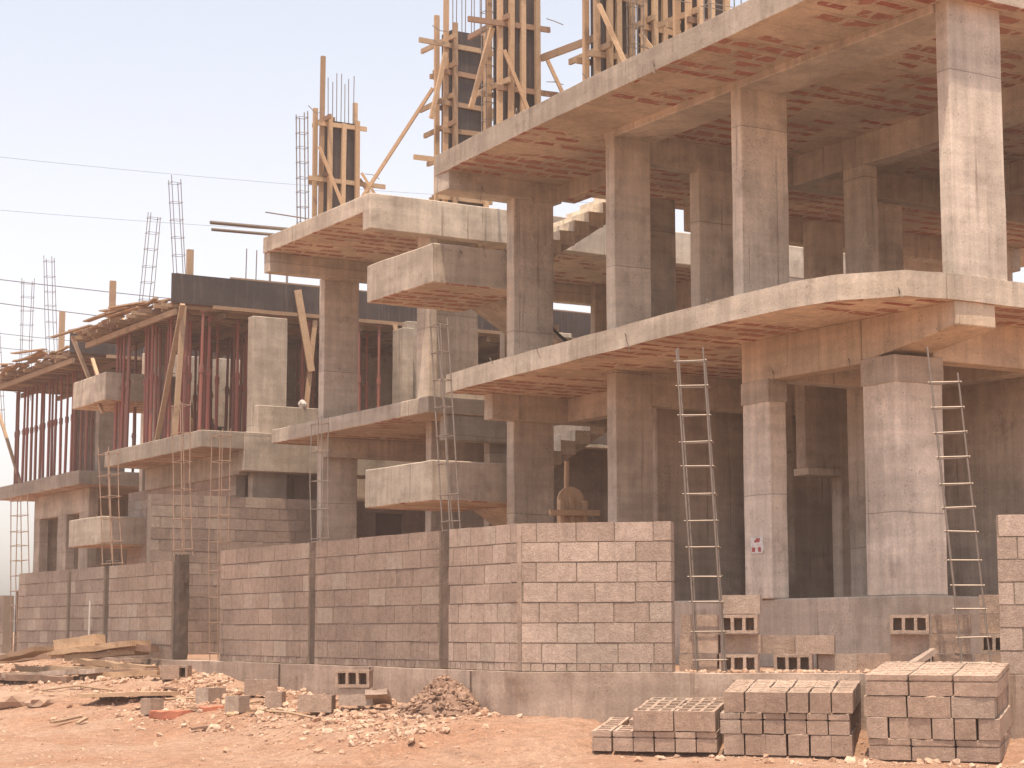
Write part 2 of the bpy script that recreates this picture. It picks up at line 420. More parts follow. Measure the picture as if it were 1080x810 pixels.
# ------------------------------------------------------------------ rebar cages and wall pillars
def cage(name, label, base, top, w, d, nst, r=.008, rs=.005, z_over=0, rot=0, mat='rebar', group='rebar cages', st0=.04, bars=4, bend=.0, drop=()):
    th = thing(name, label, 'rebar cage', base, group)
    base, top = Vector(base), Vector(top); c, s_ = math.cos(rot), math.sin(rot)
    offs = [(-w / 2, -d / 2), (w / 2, -d / 2), (w / 2, d / 2), (-w / 2, d / 2)]
    if bars == 6: offs += [(0, -d / 2), (0, d / 2)]
    offs = [(x * c - y * s_, x * s_ + y * c) for x, y in offs]
    rr = random.Random(int(base.x * 100 + base.y * 37))
    for k, (ox, oy) in enumerate(offs):
        e = rr.uniform(-.06, .12) + (z_over if k == 0 else 0)
        q = top + Vector((ox, oy, 0)) + (top - base).normalized() * e
        p = base + Vector((ox, oy, 0)); mid = (p + q) / 2 + Vector((rr.uniform(-1, 1), rr.uniform(-1, 1), 0)) * bend
        MB().tube([p, (p + mid) / 2, mid, (mid + q) / 2, q], r, 6).build('bar', M[mat], th)
    for k in range(nst):
        b = MB()
        f = st0 + (.985 - st0) * k / max(1, nst - 1) + rr.uniform(-.01, .01) * .6
        cc = base.lerp(top, f); P = []
        for ox, oy in offs[:4]: P.append(cc + Vector((ox * 1.08, oy * 1.08, rr.uniform(-.008, .008))))
        for i in range(4): b.tube([P[i] + (P[i] - P[(i + 1) % 4]) * .07, P[(i + 1) % 4] + (P[(i + 1) % 4] - P[i]) * .07], rs, 5)
        b.build('stirrup', M[mat], th)
    return th
A_ = cage('rebar_cage', 'tall leaning rebar cage like a ladder in the gateway, left of the white-stickered column', tuple(cp(1.98, .1, .78)), tuple(cp(1.78, .28, 4.03)), .28, .12, 12, .0095, .007, rot=-math.pi / 4, mat='tube', bend=.015)
B_ = cage('rebar_cage', 'leaning rebar cage like a ladder beside the right hand block wall', tuple(cp(4.6, .1, .78)), tuple(cp(4.36, .3, 3.72)), .27, .12, 12, .0095, .007, rot=-math.pi / 4, z_over=.30, mat='tube', bend=.004)
def pillar(y, w, label, top=2.32):
    b = MB().box(10.47, 10.63, y - w / 2, y + w / 2, .779, top).rough(.12, .012, 7); b.bevel(.01)
    tag(b.build('mortar_pillar', M['rough'], loc=(10.55, y, .78)), label, 'pillar', 'mortar pillars of the street wall')
pillar(19.01, .20, 'dark rough mortar pillar with the tallest rebar, nearest the street corner')
pillar(22.46, .18, 'dark rough mortar pillar between the two widest street wall panels')
pillar(27.2, .2, 'dark rough mortar pillar at the left side of the open gateway')
pillar(30.24, .2, 'thin dark mortar pillar left of the plank heap wall panel')
pillar(32.11, .14, 'thinnest dark mortar pillar, second gap from the far left', 2.2)
pillar(35.15, .2, 'dark mortar pillar at the far left end of the street wall', 1.9)
cage('rebar_cage', 'tall rebar cage rising from the mortar pillar in front of the lower stair landing', (10.55, 19.02, 2.3), (10.52, 19.28, 4.7), .13, .17, 8, .009, .006, mat='tube', bend=.02)
cage('rebar_cage', 'thin rebar cage above the pillar between the two widest wall panels', (10.55, 22.45, 2.3), (10.6, 22.6, 3.85), .14, .2, 5, .007, .005, mat='tube', bend=.02)
cage('rebar_cage', 'thin rebar cage in the open gateway before the grey block wall', (10.55, 25.7, .78), (10.6, 25.9, 4.0), .16, .3, 9, .007, .005, mat='rebar', bend=.03)
cage('rebar_cage', 'thin rebar cage above the pillar at the left side of the gateway', (10.55, 27.16, 2.3), (10.6, 27.5, 4.6), .16, .34, 6, .008, .005, mat='rebar', bend=.03)
cage('rebar_cage', 'rebar cage above the thin pillar before the far lower landing', (10.55, 30.24, 2.2), (10.55, 30.6, 4.1), .16, .5, 6, .009, .006, mat='rebar', bend=.03)
cage('rebar_cage', 'rebar cage against the pale sky at the far left end of the street wall', (10.55, 35.15, .7), (10.5, 35.3, 3.6), .18, .42, 11, .009, .006, mat='rebar', bend=.03)

# ------------------------------------------------------------------ concrete houses
def part(b, name, root, mat='concrete', rough=.5, amp=.007, bev=.012):
    if rough: b.rough(rough, amp)
    if bev: b.bevel(bev)
    return b.build(name, M[mat] if isinstance(mat, str) else mat, root)
def bx(x0, x1, y0, y1, z0, z1): return MB().box(x0, x1, y0, y1, z0, z1)

A = thing('concrete_house', 'nearest concrete house frame, on the right, with a curved floor slab over the ladder cages', 'house', (18.5, 20.5, .77))
# slabs
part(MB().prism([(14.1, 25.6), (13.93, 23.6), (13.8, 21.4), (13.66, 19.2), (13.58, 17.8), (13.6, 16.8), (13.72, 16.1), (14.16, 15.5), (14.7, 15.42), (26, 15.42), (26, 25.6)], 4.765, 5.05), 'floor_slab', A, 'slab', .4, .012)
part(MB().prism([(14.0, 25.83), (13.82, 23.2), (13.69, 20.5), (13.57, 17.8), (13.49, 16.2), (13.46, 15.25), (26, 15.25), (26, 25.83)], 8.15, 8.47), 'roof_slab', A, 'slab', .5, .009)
part(MB().prism([(14.9, 25.4), (14.9, 16.5), (26, 16.5), (26, 25.4)], 1.46, 1.585), 'ground_slab', A, 'concrete', .8, .006)
# plinth
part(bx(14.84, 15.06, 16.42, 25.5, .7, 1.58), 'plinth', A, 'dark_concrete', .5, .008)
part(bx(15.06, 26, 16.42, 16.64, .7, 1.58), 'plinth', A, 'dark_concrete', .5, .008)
part(bx(14.76, 15.55, 16.36, 17.05, .7, 1.585), 'plinth', A, 'concrete', .4, .012)
# ground floor columns, each with the darker second pour at its head
def headed(x0, x1, y0, y1, z0, zs, z1):
    c = part(bx(x0, x1, y0, y1, z0, zs), 'column', A, 'pale_concrete', .4, .008)
    part(bx(x0 - .012, x1 + .012, y0 - .012, y1 + .012, zs - .02, z1).rough(.1, .012, 5), 'column_head', c, 'dark_concrete', 0, 0, .006)
headed(14.8, 15.5, 16.4, 16.97, 1.585, 4.0, 4.29)
headed(14.8, 15.06, 18.68, 19.22, 1.585, 4.0, 4.26)
COLS = [(14.8, 15.42, 22.05, 22.27), (15.19, 15.92, 25.43, 25.65), (17.2, 17.9, 22.05, 22.3), (19.5, 20.1, 19.2, 19.5), (17.0, 17.6, 24.6, 24.8), (16.9, 17.15, 19.1, 19.7), (19.3, 19.9, 21.5, 21.75), (20.0, 20.6, 24.3, 24.55)]
for (x0, x1, y0, y1) in COLS[:2]: part(bx(x0, x1, y0, y1, .77, 4.77), 'column', A, 'concrete', .4, .007)
for (x0, x1, y0, y1) in COLS[2:]: part(bx(x0, x1, y0, y1, 1.58, 4.77), 'column', A, 'concrete', .5, .006)
# first floor columns
part(bx(14.83, 15.63, 15.45, 15.65, 5.04, 8.16), 'column', A, 'pale_concrete', .4, .007)  # pale tone stands in for sunlight on this end column
for (x0, x1, y0, y1) in [(14.8, 15.56, 19.17, 19.37)] + COLS[:2]:
    part(bx(x0, x1, y0, y1, 5.04, 8.16), 'column', A, 'concrete', .4, .007)
for (x0, x1, y0, y1) in [(16.25, 17.1, 22.05, 22.27), (16.65, 17.25, 24.0, 24.25), (18.0, 18.25, 20.5, 20.95), (19.95, 20.35, 22.3, 22.55), (20.0, 20.6, 24.0, 24.3), (16.75, 17.5, 15.8, 16.05), (19.6, 20.2, 17.5, 17.75)]:
    part(bx(x0, x1, y0, y1, 5.04, 7.8), 'column', A, 'concrete', .5, .006)
# ground floor beams
part(bx(14.81, 15.08, 17.0, 19.24, 4.25, 4.77), 'beam', A, 'lit_beam_concrete', .5, .007)
pb = MB().hexa([(14.82, 15.45, 4.50), (15.42, 15.45, 4.50), (15.42, 17.0, 4.26), (14.82, 17.0, 4.26), (14.82, 15.45, 4.77), (15.42, 15.45, 4.77), (15.42, 17.0, 4.77), (14.82, 17.0, 4.77)])
part(pb, 'beam', A, 'lit_beam_concrete', .4, .008)
part(bx(15.42, 26, 16.45, 16.75, 4.27, 4.77), 'beam', A, 'lit_beam_concrete', .6, .007)
part(bx(15.08, 26, 18.95, 19.2, 4.3, 4.77), 'beam', A, 'concrete', .7, .006)
part(bx(15.4, 26, 22.06, 22.3, 4.3, 4.77), 'beam', A, 'concrete', .7, .006)
part(bx(14.7, 26, 25.25, 25.5, 4.38, 4.77), 'beam', A, 'concrete', .7, .006)
part(bx(16.05, 16.3, 22.3, 25.25, 4.4, 4.77), 'beam', A, 'concrete', .7, .006)
part(bx(17.3, 17.55, 16.75, 18.95, 4.3, 4.77), 'beam', A, 'concrete', .7, .006)
# roof beams
part(bx(14.8, 15.5, 15.66, 22.3, 8.05, 8.16), 'beam', A, 'concrete', .6, .007)
part(bx(14.003, 16.05, 25.38, 25.825, 7.87, 8.16), 'beam', A, 'concrete', .5, .007)
part(bx(16.0, 16.3, 22.3, 25.4, 7.9, 8.16), 'beam', A, 'slab', .6, .007)
part(bx(15.42, 26, 22.06, 22.3, 7.74, 8.16), 'beam', A, 'concrete', .6, .007)
part(bx(18.6, 26, 25.38, 25.66, 7.74, 8.16), 'beam', A, 'concrete', .6, .007)
part(bx(17.98, 18.26, 15.3, 22.06, 7.72, 8.16), 'beam', A, 'concrete', .6, .007)
part(bx(21.0, 21.3, 15.3, 22.06, 7.72, 8.16), 'beam', A, 'concrete', .6, .007)
# infill and partition walls
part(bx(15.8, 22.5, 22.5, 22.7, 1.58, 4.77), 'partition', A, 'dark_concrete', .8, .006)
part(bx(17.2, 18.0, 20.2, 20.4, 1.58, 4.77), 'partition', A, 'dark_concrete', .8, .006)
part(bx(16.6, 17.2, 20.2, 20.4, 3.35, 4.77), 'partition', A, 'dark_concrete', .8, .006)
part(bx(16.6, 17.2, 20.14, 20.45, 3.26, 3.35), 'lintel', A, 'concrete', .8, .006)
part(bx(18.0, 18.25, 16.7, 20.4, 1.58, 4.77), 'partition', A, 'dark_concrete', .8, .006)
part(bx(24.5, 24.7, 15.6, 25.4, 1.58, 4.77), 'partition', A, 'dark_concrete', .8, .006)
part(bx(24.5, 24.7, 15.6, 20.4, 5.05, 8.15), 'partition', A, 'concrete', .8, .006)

# stairs between the nearest and the second house
def stairs(root, y, zf, zl, zt, xl=14.0, top_=.62, up=True, flip=0):
    """landing box at the street end, lower flight far side, upper flight near side"""
    yA0, yA1, yB0, yB1 = y, y + 1.05, y + 1.12, y + 2.2
    part(bx(xl, xl + 1.75, y, y + 2.25, zl - top_, zl), 'stair_landing', root, 'slab', .35, .012, .016)
    def flight(x0, z0, x1, z1, ya, yb, n):
        run = (x1 - x0) / n; rise = (z1 - z0) / n
        b = MB(); b.poly_y([(x0, z0 - .22), (x1, z1 - .22), (x1, z1 - .02), (x0, z0 - .02)], ya, yb)
        fl = part(b, 'stair_flight', root, 'concrete', .5, .01, .01)
        for i in range(n):
            b = MB().box(x0 + run * i - .015, x0 + run * (i + 1) - .003, ya - .05, yb + .01, z0 + rise * i - .05, z0 + rise * (i + 1) - .006)
            for v in b.bm.verts: v.co += noise.noise_vector(v.co * 5) * .014
            part(b, 'stair_step', fl, 'sunlit_step_concrete', 0, 0, .015)
    n = 8
    if up: flight(xl + 1.75, zl - .1, xl + 1.75 + 2.2, zt, yA0, yA1, n)
    # lower flight climbs from the floor towards the landing
    x0 = xl + 1.7 + 2.6; x1 = xl + 1.7; run = (x1 - x0) / 10; rise = (zl - .1 - zf) / 10
    pts = []
    for i in range(10): pts += [(x0 + run * i, zf + rise * i), (x0 + run * i, zf + rise * (i + 1))]
    pts += [(x1, zl - .1), (x1, zl - .42), (x0 + .25, zf)]
    b = MB(); b.poly_y(pts[::-1], yB0, yB1); part(b, 'stair_flight', root, 'concrete', 0, 0, .008)
stairs(A, 25.87, 5.05, 7.12, 8.47)
stairs(A, 25.87, 1.58, 3.77, 5.05)
part(bx(15.75, 17.6, 25.83, 28.5, 8.2, 8.46), 'beam', A, 'concrete', 0) if 0 else None

TW = random.Random(12)
for (x, y, z) in [(14.0, 25.86, 7.12), (14.5, 25.86, 7.0), (14.9, 25.86, 7.12), (15.3, 25.86, 7.1), (15.7, 25.86, 7.1), (14.6, 25.36, 7.9), (15.5, 25.36, 7.88), (13.95, 24.0, 5.05), (13.87, 22.6, 5.05), (13.72, 20.2, 4.9), (13.6, 18.3, 5.05), (14.1, 15.55, 4.8), (13.8, 23.0, 8.46), (13.63, 19.4, 8.2), (14.8, 18.6, 4.3), (14.8, 17.2, 4.3)]:
    MB().tube([(x + .02, y + .01, z), (x - .06, y - .07, z + TW.uniform(.02, .06)), (x - .06 + TW.uniform(-.05, .05), y - .11, z - TW.uniform(.05, .22))], .007, 5).build('tie_wire', M['tube'], A)

B = thing('concrete_house', 'second concrete house frame with a tile soffit roof and a timber cased column on top', 'house', (18.5, 31, .77))
part(bx(14.27, 26, 28.6, 33.0, 8.17, 8.47), 'roof_slab', B, 'slab', .5, .009)
part(bx(14.27, 26, 28.58, 28.85, 7.87, 8.475), 'beam', B, 'concrete', .5, .009)
part(bx(14.3, 26, 32.78, 33.02, 7.8, 8.17), 'beam', B, 'concrete', .6, .007)
part(bx(15.2, 26, 28.22, 34.6, 4.79, 5.06), 'floor_slab', B, 'slab', .45, .01)
part(bx(15.55, 26, 32.8, 33.0, 4.42, 4.79), 'beam', B, 'concrete', .6, .007)
part(bx(15.6, 26, 28.3, 28.55, 4.36, 4.79), 'beam', B, 'concrete', .6, .007)
part(bx(15.55, 16.28, 33.02, 33.25, .77, 7.84), 'column', B, 'concrete', .4, .007)
for x0, x1, y0, y1, z0, z1 in [(16.6, 17.2, 28.6, 28.8, .77, 4.8), (19.6, 20.2, 28.6, 28.8, .77, 8.1), (19.5, 20.2, 33.0, 33.2, .77, 7.8), (23, 23.6, 28.6, 28.8, .77, 8.1)]:
    part(bx(x0, x1, y0, y1, z0, z1), 'column', B, 'concrete', .5, .007)
part(bx(16.03, 16.95, 29.6, 29.8, 5.05, 8.17), 'partition', B, 'concrete', .5, .006)
part(bx(15.62, 17.3, 28.6, 28.75, 5.05, 5.42), 'parapet', B, 'concrete', .5, .006)
part(bx(15.5, 15.66, 28.75, 29.2, 5.05, 8.17), 'column', B, 'concrete', .5, .006)
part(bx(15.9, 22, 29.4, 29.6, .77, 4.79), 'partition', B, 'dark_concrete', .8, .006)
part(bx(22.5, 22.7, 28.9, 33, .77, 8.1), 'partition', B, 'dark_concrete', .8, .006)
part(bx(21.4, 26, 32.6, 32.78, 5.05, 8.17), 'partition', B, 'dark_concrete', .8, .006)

# grey block wall between the second and third house
part(bx(25.9, 31, 28.6, 33, 9.07, 9.66), 'stair_tower_slab', B, 'concrete', .8, .008)
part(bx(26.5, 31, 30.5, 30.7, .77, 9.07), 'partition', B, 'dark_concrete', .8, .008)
w3, _ = block_wall((12.42, 33.6, .77), NX, UY, 5.6, .77, 14, .42, M['grey_block'], 'block_wall', 'tall grey block wall with a dark panel, between the second and third house', small=False, seed=61, gaps=.25, holes=[(4.55, 5.2, 2.9, 3.45)])
b = MB().box(16.9, 17.65, 33.82, 33.86, 2.85, 3.5); b.build('dark_panel', M['sheet'], w3)

C = thing('concrete_house', 'third concrete house, red props on its upper floor under a dark boarded edge', 'house', (18.5, 39, .77))
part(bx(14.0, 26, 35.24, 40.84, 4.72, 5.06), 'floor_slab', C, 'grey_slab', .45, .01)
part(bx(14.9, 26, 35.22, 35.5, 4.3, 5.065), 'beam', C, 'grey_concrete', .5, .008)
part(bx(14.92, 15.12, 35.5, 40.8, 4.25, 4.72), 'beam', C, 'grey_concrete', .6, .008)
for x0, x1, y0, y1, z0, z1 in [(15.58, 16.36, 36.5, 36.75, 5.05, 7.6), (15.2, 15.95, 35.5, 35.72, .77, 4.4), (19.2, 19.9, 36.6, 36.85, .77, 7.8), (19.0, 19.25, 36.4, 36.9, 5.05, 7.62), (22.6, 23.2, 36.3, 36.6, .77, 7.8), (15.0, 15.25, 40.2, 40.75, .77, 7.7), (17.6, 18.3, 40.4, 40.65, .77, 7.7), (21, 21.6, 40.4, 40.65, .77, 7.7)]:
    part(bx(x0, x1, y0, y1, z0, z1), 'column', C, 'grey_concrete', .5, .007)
part(bx(14.9, 15.05, 35.3, 36.0, 5.06, 5.5), 'parapet', C, 'grey_concrete', .5, .007) if 0 else None
part(bx(15.2, 17.3, 35.3, 35.45, 5.06, 5.62), 'parapet', C, 'grey_concrete', .4, .008)
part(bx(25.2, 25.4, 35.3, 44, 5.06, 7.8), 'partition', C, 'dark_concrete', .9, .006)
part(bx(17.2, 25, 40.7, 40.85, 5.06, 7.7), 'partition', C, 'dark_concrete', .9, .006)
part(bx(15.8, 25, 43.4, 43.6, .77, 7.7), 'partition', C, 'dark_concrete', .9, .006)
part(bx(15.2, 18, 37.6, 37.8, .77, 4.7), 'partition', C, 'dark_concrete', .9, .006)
stairs(C, 40.9, 5.06, 6.84, 7.9, up=False)
stairs(C, 40.9, 1.58, 3.68, 5.05, up=False)
iw, _ = block_wall((14.98, 35.8, 2.2), UY, NX, 6.2, 2.2, 10, .42, M['wall_block'], 'block_wall', 'warm grey block infill under the third house slab, above the grey wall', small=False, seed=71)
b = MB().box(16.3, 17.6, 35.9, 36.1, .8, 4.3); b.build('backing_wall', M['grey_block'], C)

D = thing('concrete_house', 'farthest concrete house at the left edge with sky showing between its props', 'house', (18.5, 49, .77))
part(bx(15.0, 26, 45.6, 52.4, 4.70, 5.05), 'floor_slab', D, 'grey_slab', .45, .01)
part(bx(15.5, 15.75, 46.3, 50.7, 4.1, 4.7), 'beam', D, 'grey_concrete', .6, .008)
for y0, y1 in [(46.3, 47.0), (48.0, 48.7), (50.2, 50.7)]: part(bx(15.5, 15.74, y0, y1, .77, 4.1), 'column', D, 'grey_concrete', .5, .008)
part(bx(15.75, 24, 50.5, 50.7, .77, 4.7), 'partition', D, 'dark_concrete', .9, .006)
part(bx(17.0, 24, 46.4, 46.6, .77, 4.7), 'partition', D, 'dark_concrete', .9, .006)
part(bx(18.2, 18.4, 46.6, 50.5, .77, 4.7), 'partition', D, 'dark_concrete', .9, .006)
for x0, x1, y0, y1 in [(15.6, 16.3, 46.0, 46.25), (18, 18.9, 47.6, 47.9), (16.2, 16.9, 49.6, 49.85)]: part(bx(x0, x1, y0, y1, 5.05, 7.9), 'column', D, 'grey_concrete', .5, .008)

# ------------------------------------------------------------------ props and slab formwork
def prop_mesh(h):
    b = MB(); n = 7
    b.tube([(0, 0, .008), (0, 0, h * .55)], .038, n).tube([(0, 0, h * .55), (0, 0, h - .01)], .03, n)
    b.tube([(0, 0, h * .52), (0, 0, h * .58)], .05, n)
    b.bar((-.09, 0, h * .55), (.09, 0, h * .55), .014, .014)
    b.box(-.06, .06, -.06, .06, 0, .008).box(-.06, .06, -.06, .06, h - .01, h)
    return b
PR = random.Random(5)
protoC = tag(prop_mesh(2.62).build('steel_prop', M['prop']), '', 'prop')
first = [True]
def prop(x, y, z, label, group, h=2.62):
    o = protoC if first[0] else protoC.copy()
    if not first[0]: COL.objects.link(o)
    first[0] = False
    o.location = (x, y, z); o.rotation_euler = (PR.uniform(-.012, .012), PR.uniform(-.012, .012), PR.uniform(0, 3)); o.scale = (1, 1, h / 2.62)
    tag(o, label, 'prop', group)
ys_ = [37.15 + i * .33 for i in range(14)]
for i, y in enumerate(ys_):
    prop(14.3 + PR.uniform(-.1, .25), y + PR.uniform(-.1, .1), 5.06, f'red steel prop on the slab edge of the third house, {ORD[i]} from its right end', 'props along the third house slab edge')
xs_ = [14.7 + i * .58 for i in range(9)]
k = 0
for x in xs_:
    if abs(x - 15.7) < .5: continue
    prop(x + PR.uniform(-.08, .08), 36.85 + PR.uniform(-.1, .2), 5.06, f'red steel prop behind the dark boarded edge of the third house, {ORD[k]} from left', 'props along the third house near side'); k += 1
for i in range(11):
    for j in range(6):
        if PR.random() < .9:
            prop(15.0 + j * .8 + PR.uniform(-.2, .2), 37.4 + i * .45 + PR.uniform(-.15, .15), 5.06, 'red steel prop in the shade inside the upper floor of the third house', 'props inside the third house')
for i in range(8):
    prop(20.5 + i * .6 + PR.uniform(-.1, .1), 37.2 + PR.uniform(0, 1.5), 5.06, 'red steel prop deep in the third house seen between the second house columns', 'props deep in the third house')
for i in range(17):
    prop(15.25 + PR.uniform(-.05, .05), 45.9 + i * .37 + PR.uniform(-.12, .12), 5.05, f'red steel prop on the slab edge of the farthest house, {ORD[i]} from its right end', 'props along the farthest house slab edge', 2.55)
for i in range(8):
    for j in range(3):
        if PR.random() < .62:
            prop(16.1 + j * 1.1 + PR.uniform(-.2, .2), 46.2 + i * .75 + PR.uniform(-.2, .2), 5.05, 'red steel prop standing inside the upper floor of the farthest house', 'props inside the farthest house', 2.55)

def slab_form(label, x0, x1, y0, y1, z, hb, seed, shutter=True, xe=0):
    rr = random.Random(seed)
    th = thing('slab_formwork', label, 'formwork', ((x0 + x1) / 2, (y0 + y1) / 2, z - .15))
    b = MB().box(x0, x1, y0, y0 + .022, z - .02, z + hb); b.build('shutter_board', M['ply'], th)
    if x1 - x0 > 4:
        MB().box(x0 + 1.3, x1, y0 + .024, y0 + .075, z + hb - .02, z + hb + .035).rough(.8, .01).build('top_rail', M['old_wood'], th)
    MB().bar((x0 + .9, y0 - .04, z - .06), (x1, y0 - .04, z - .055), .08, .075).rough(.7, .012).build('bottom_rail', M['old_wood'], th)
    MB().box(x0 + .05, x1, y0 + .03, y1, z - .015, z + .005).build('deck_board', M['dark_wood'], th)
    x = x0 + .12
    while x < x1:                                  # bearers along Y
        MB().bar((x, y0 + .05, z - .2), (x, y1 + rr.uniform(-.2, .3), z - .2), .07, .12).build('bearer', M['old_wood'] if x < x0 + 1 else M['dark_wood'], th); x += 1.05
    y = y0 + .15
    while y < y1:                                  # joists along X, their street ends ragged
        e = x0 - rr.uniform(-.1, .42)
        MB().bar((e, y, z - .09 + rr.uniform(-.02, .03)), (x1 - .1, y + rr.uniform(-.12, .12), z - .09), .075, .075).build('joist', M['old_wood'] if rr.random() < .75 else M['dark_wood'], th); y += rr.uniform(.22, .38)
    y = y0 + .3
    while y < y1 - .4:                             # loose edge planks lying along the street edge
        L = rr.uniform(.9, 2.2); xx = x0 + rr.uniform(-.25, .25)
        zz = z + .05 + rr.uniform(0, .14)
        MB().bar((xx, y, zz), (xx + rr.uniform(-.35, .35), y + L, zz + rr.uniform(-.06, .1)), rr.uniform(.1, .16), .03).build('plank', M['wood'] if rr.random() < .6 else M['old_wood'], th); y += rr.uniform(.14, .34)
    for i in range(6):
        yy = y0 + .5 + (y1 - y0 - 1) * i / 5
        MB().bar((x0 + .2, yy, z + .02), (x0 + .2, yy + rr.uniform(-.3, .3), z + .12 + .02 + rr.uniform(0, .1)), .05, .05).build('chock', M['wood'], th)
    return th
fc = slab_form('timber slab formwork with long dark edge board on the third house roof', 14.0, 25.0, 37.0, 42.7, 7.84, .58, 3)
fd = slab_form('ragged timber slab formwork with short dark end board on the farthest house roof', 14.3, 19.0, 44.4, 52.2, 7.75, .52, 4)
for p, q, lab in [((14.1, 36.9, 5.08), (14.25, 36.95, 7.75), 'upright timber post under the near corner of the third house formwork'),
                  ((14.15, 36.75, 7.75), (14.35, 38.6, 5.1), 'slanted timber brace from slab edge up to the third house formwork corner')]:
    MBx = MB().bar(p, q, .1, .07); tag(MBx.build('timber_brace', M['old_wood'], loc=p), lab, 'brace')
for p, q, lab in [((16.75, 36.9, 8.3), (17.1, 36.92, 6.6), 'broad pale board nailed slanting over the dark edge board'),
                  ((17.2, 36.98, 7.7), (16.95, 36.98, 5.1), 'leaning timber stud under the slanting board of the third house'),
                  ((19.05, 36.9, 7.75), (19.15, 36.9, 7.3), 'short pale board end hanging under the stair landing')]:
    tag(MB().bar(p, q, .16 if 'broad' in lab else .1, .04, (0, 1, 0)).build('timber_board', M['wood'], loc=p), lab, 'board')
for p, q, lab in [((14.05, 43.4, 7.9), (14.2, 41.6, 6.0), 'pale slanted brace crossing in front of the far upper landing'),
                  ((14.9, 44.6, 7.7), (14.6, 42.9, 6.7), 'bowed timber strut right of the pale brace at the far landing'),
                  ((15.2, 53.5, 7.4), (15.25, 51.2, 5.1), 'dark slanted pole among the props at the left edge of the photo')]:
    tag(MB().bar(p, q, .08, .06).build('timber_brace', M['wood'] if 'pale' in lab else M['old_wood'], loc=q), lab, 'brace')
for x, y, z0, z1, lab in [(14.5, 37.3, 8.05, 9.0, 'short upright stub post on the third house beside the dark board corner'),
                          (14.35, 41.6, 8.0, 9.0, 'short upright stub post at the far end of the third house formwork'),
                          (14.7, 46.3, 7.8, 9.0, 'short upright stub post on the farthest house behind its dark board')]:
    tag(MB().bar((x, y, z0), (x, y, z1), .13, .09).build('stub_post', M['old_wood'], loc=(x, y, z0)), lab, 'post')
# starter cages standing on the far roofs
for x, y, z0, z1, dx, w, lab in [(16.0, 41.5, 7.9, 11.45, -.25, .22, 'tallest starter rebar cage against the sky, above the dark edge board'),
                               (16.0, 44.3, 7.8, 11.2, .25, .25, 'starter rebar cage leaning right at the left of the tallest one'),
                               (16.0, 51.0, 7.7, 11.2, -.2, .22, 'starter rebar cage leaning left, alone in the middle of the left sky'),
                               (16.0, 53.6, 7.6, 11.0, .0, .3, 'upright starter rebar cage behind the power lines at the far left'),
                               (16.0, 56.0, 7.0, 10.6, -.3, .3, 'starter rebar cage cut by the left edge of the photo')]:
    cage('rebar_cage', lab, (x, y, z0), (x + dx, y - dx * .3, z1), w, .2, 9, .0095, .006, mat='bar', group='starter cages on the far roofs', bend=.03)
th = thing('starter_bars', 'loose vertical starter bars above the dark edge board, under the second house roof', 'rebar', (17, 38, 8.0))
for x, y in [(16.35, 38.2), (16.6, 38.0), (16.75, 38.4), (17.0, 38.0), (17.15, 38.4), (16.2, 38.4)]:
    MB().tube([(x, y, 7.95), (x + .02, y, 9.35 + R.uniform(-.2, .2))], .013, 5).build('bar', M['bar'], th)
# the farthest house keeps going: a strip of scaffold deck
# pipes sticking out from the second house roof
for k, (x0, x1, y, za, zb, lab) in enumerate([(13.05, 16.3, 32.6, 8.56, 8.70, 'longest steel pipe poking out left from the second house roof'),
                                              (13.2, 16.2, 32.9, 8.50, 8.64, 'lower steel pipe poking out left from the second house roof'),
                                              (14.0, 16.4, 32.3, 8.80, 8.79, 'thin upper bar poking out left from the second house roof')]):
    r = (.035, .03, .012)[k]
    tag(MB().tube([(x0, y, za), (x1, y + .3, zb)], r, 8).build('steel_pipe', M['tube'], loc=(x0, y, za)), lab, 'pipe', 'pipes on the second house roof')

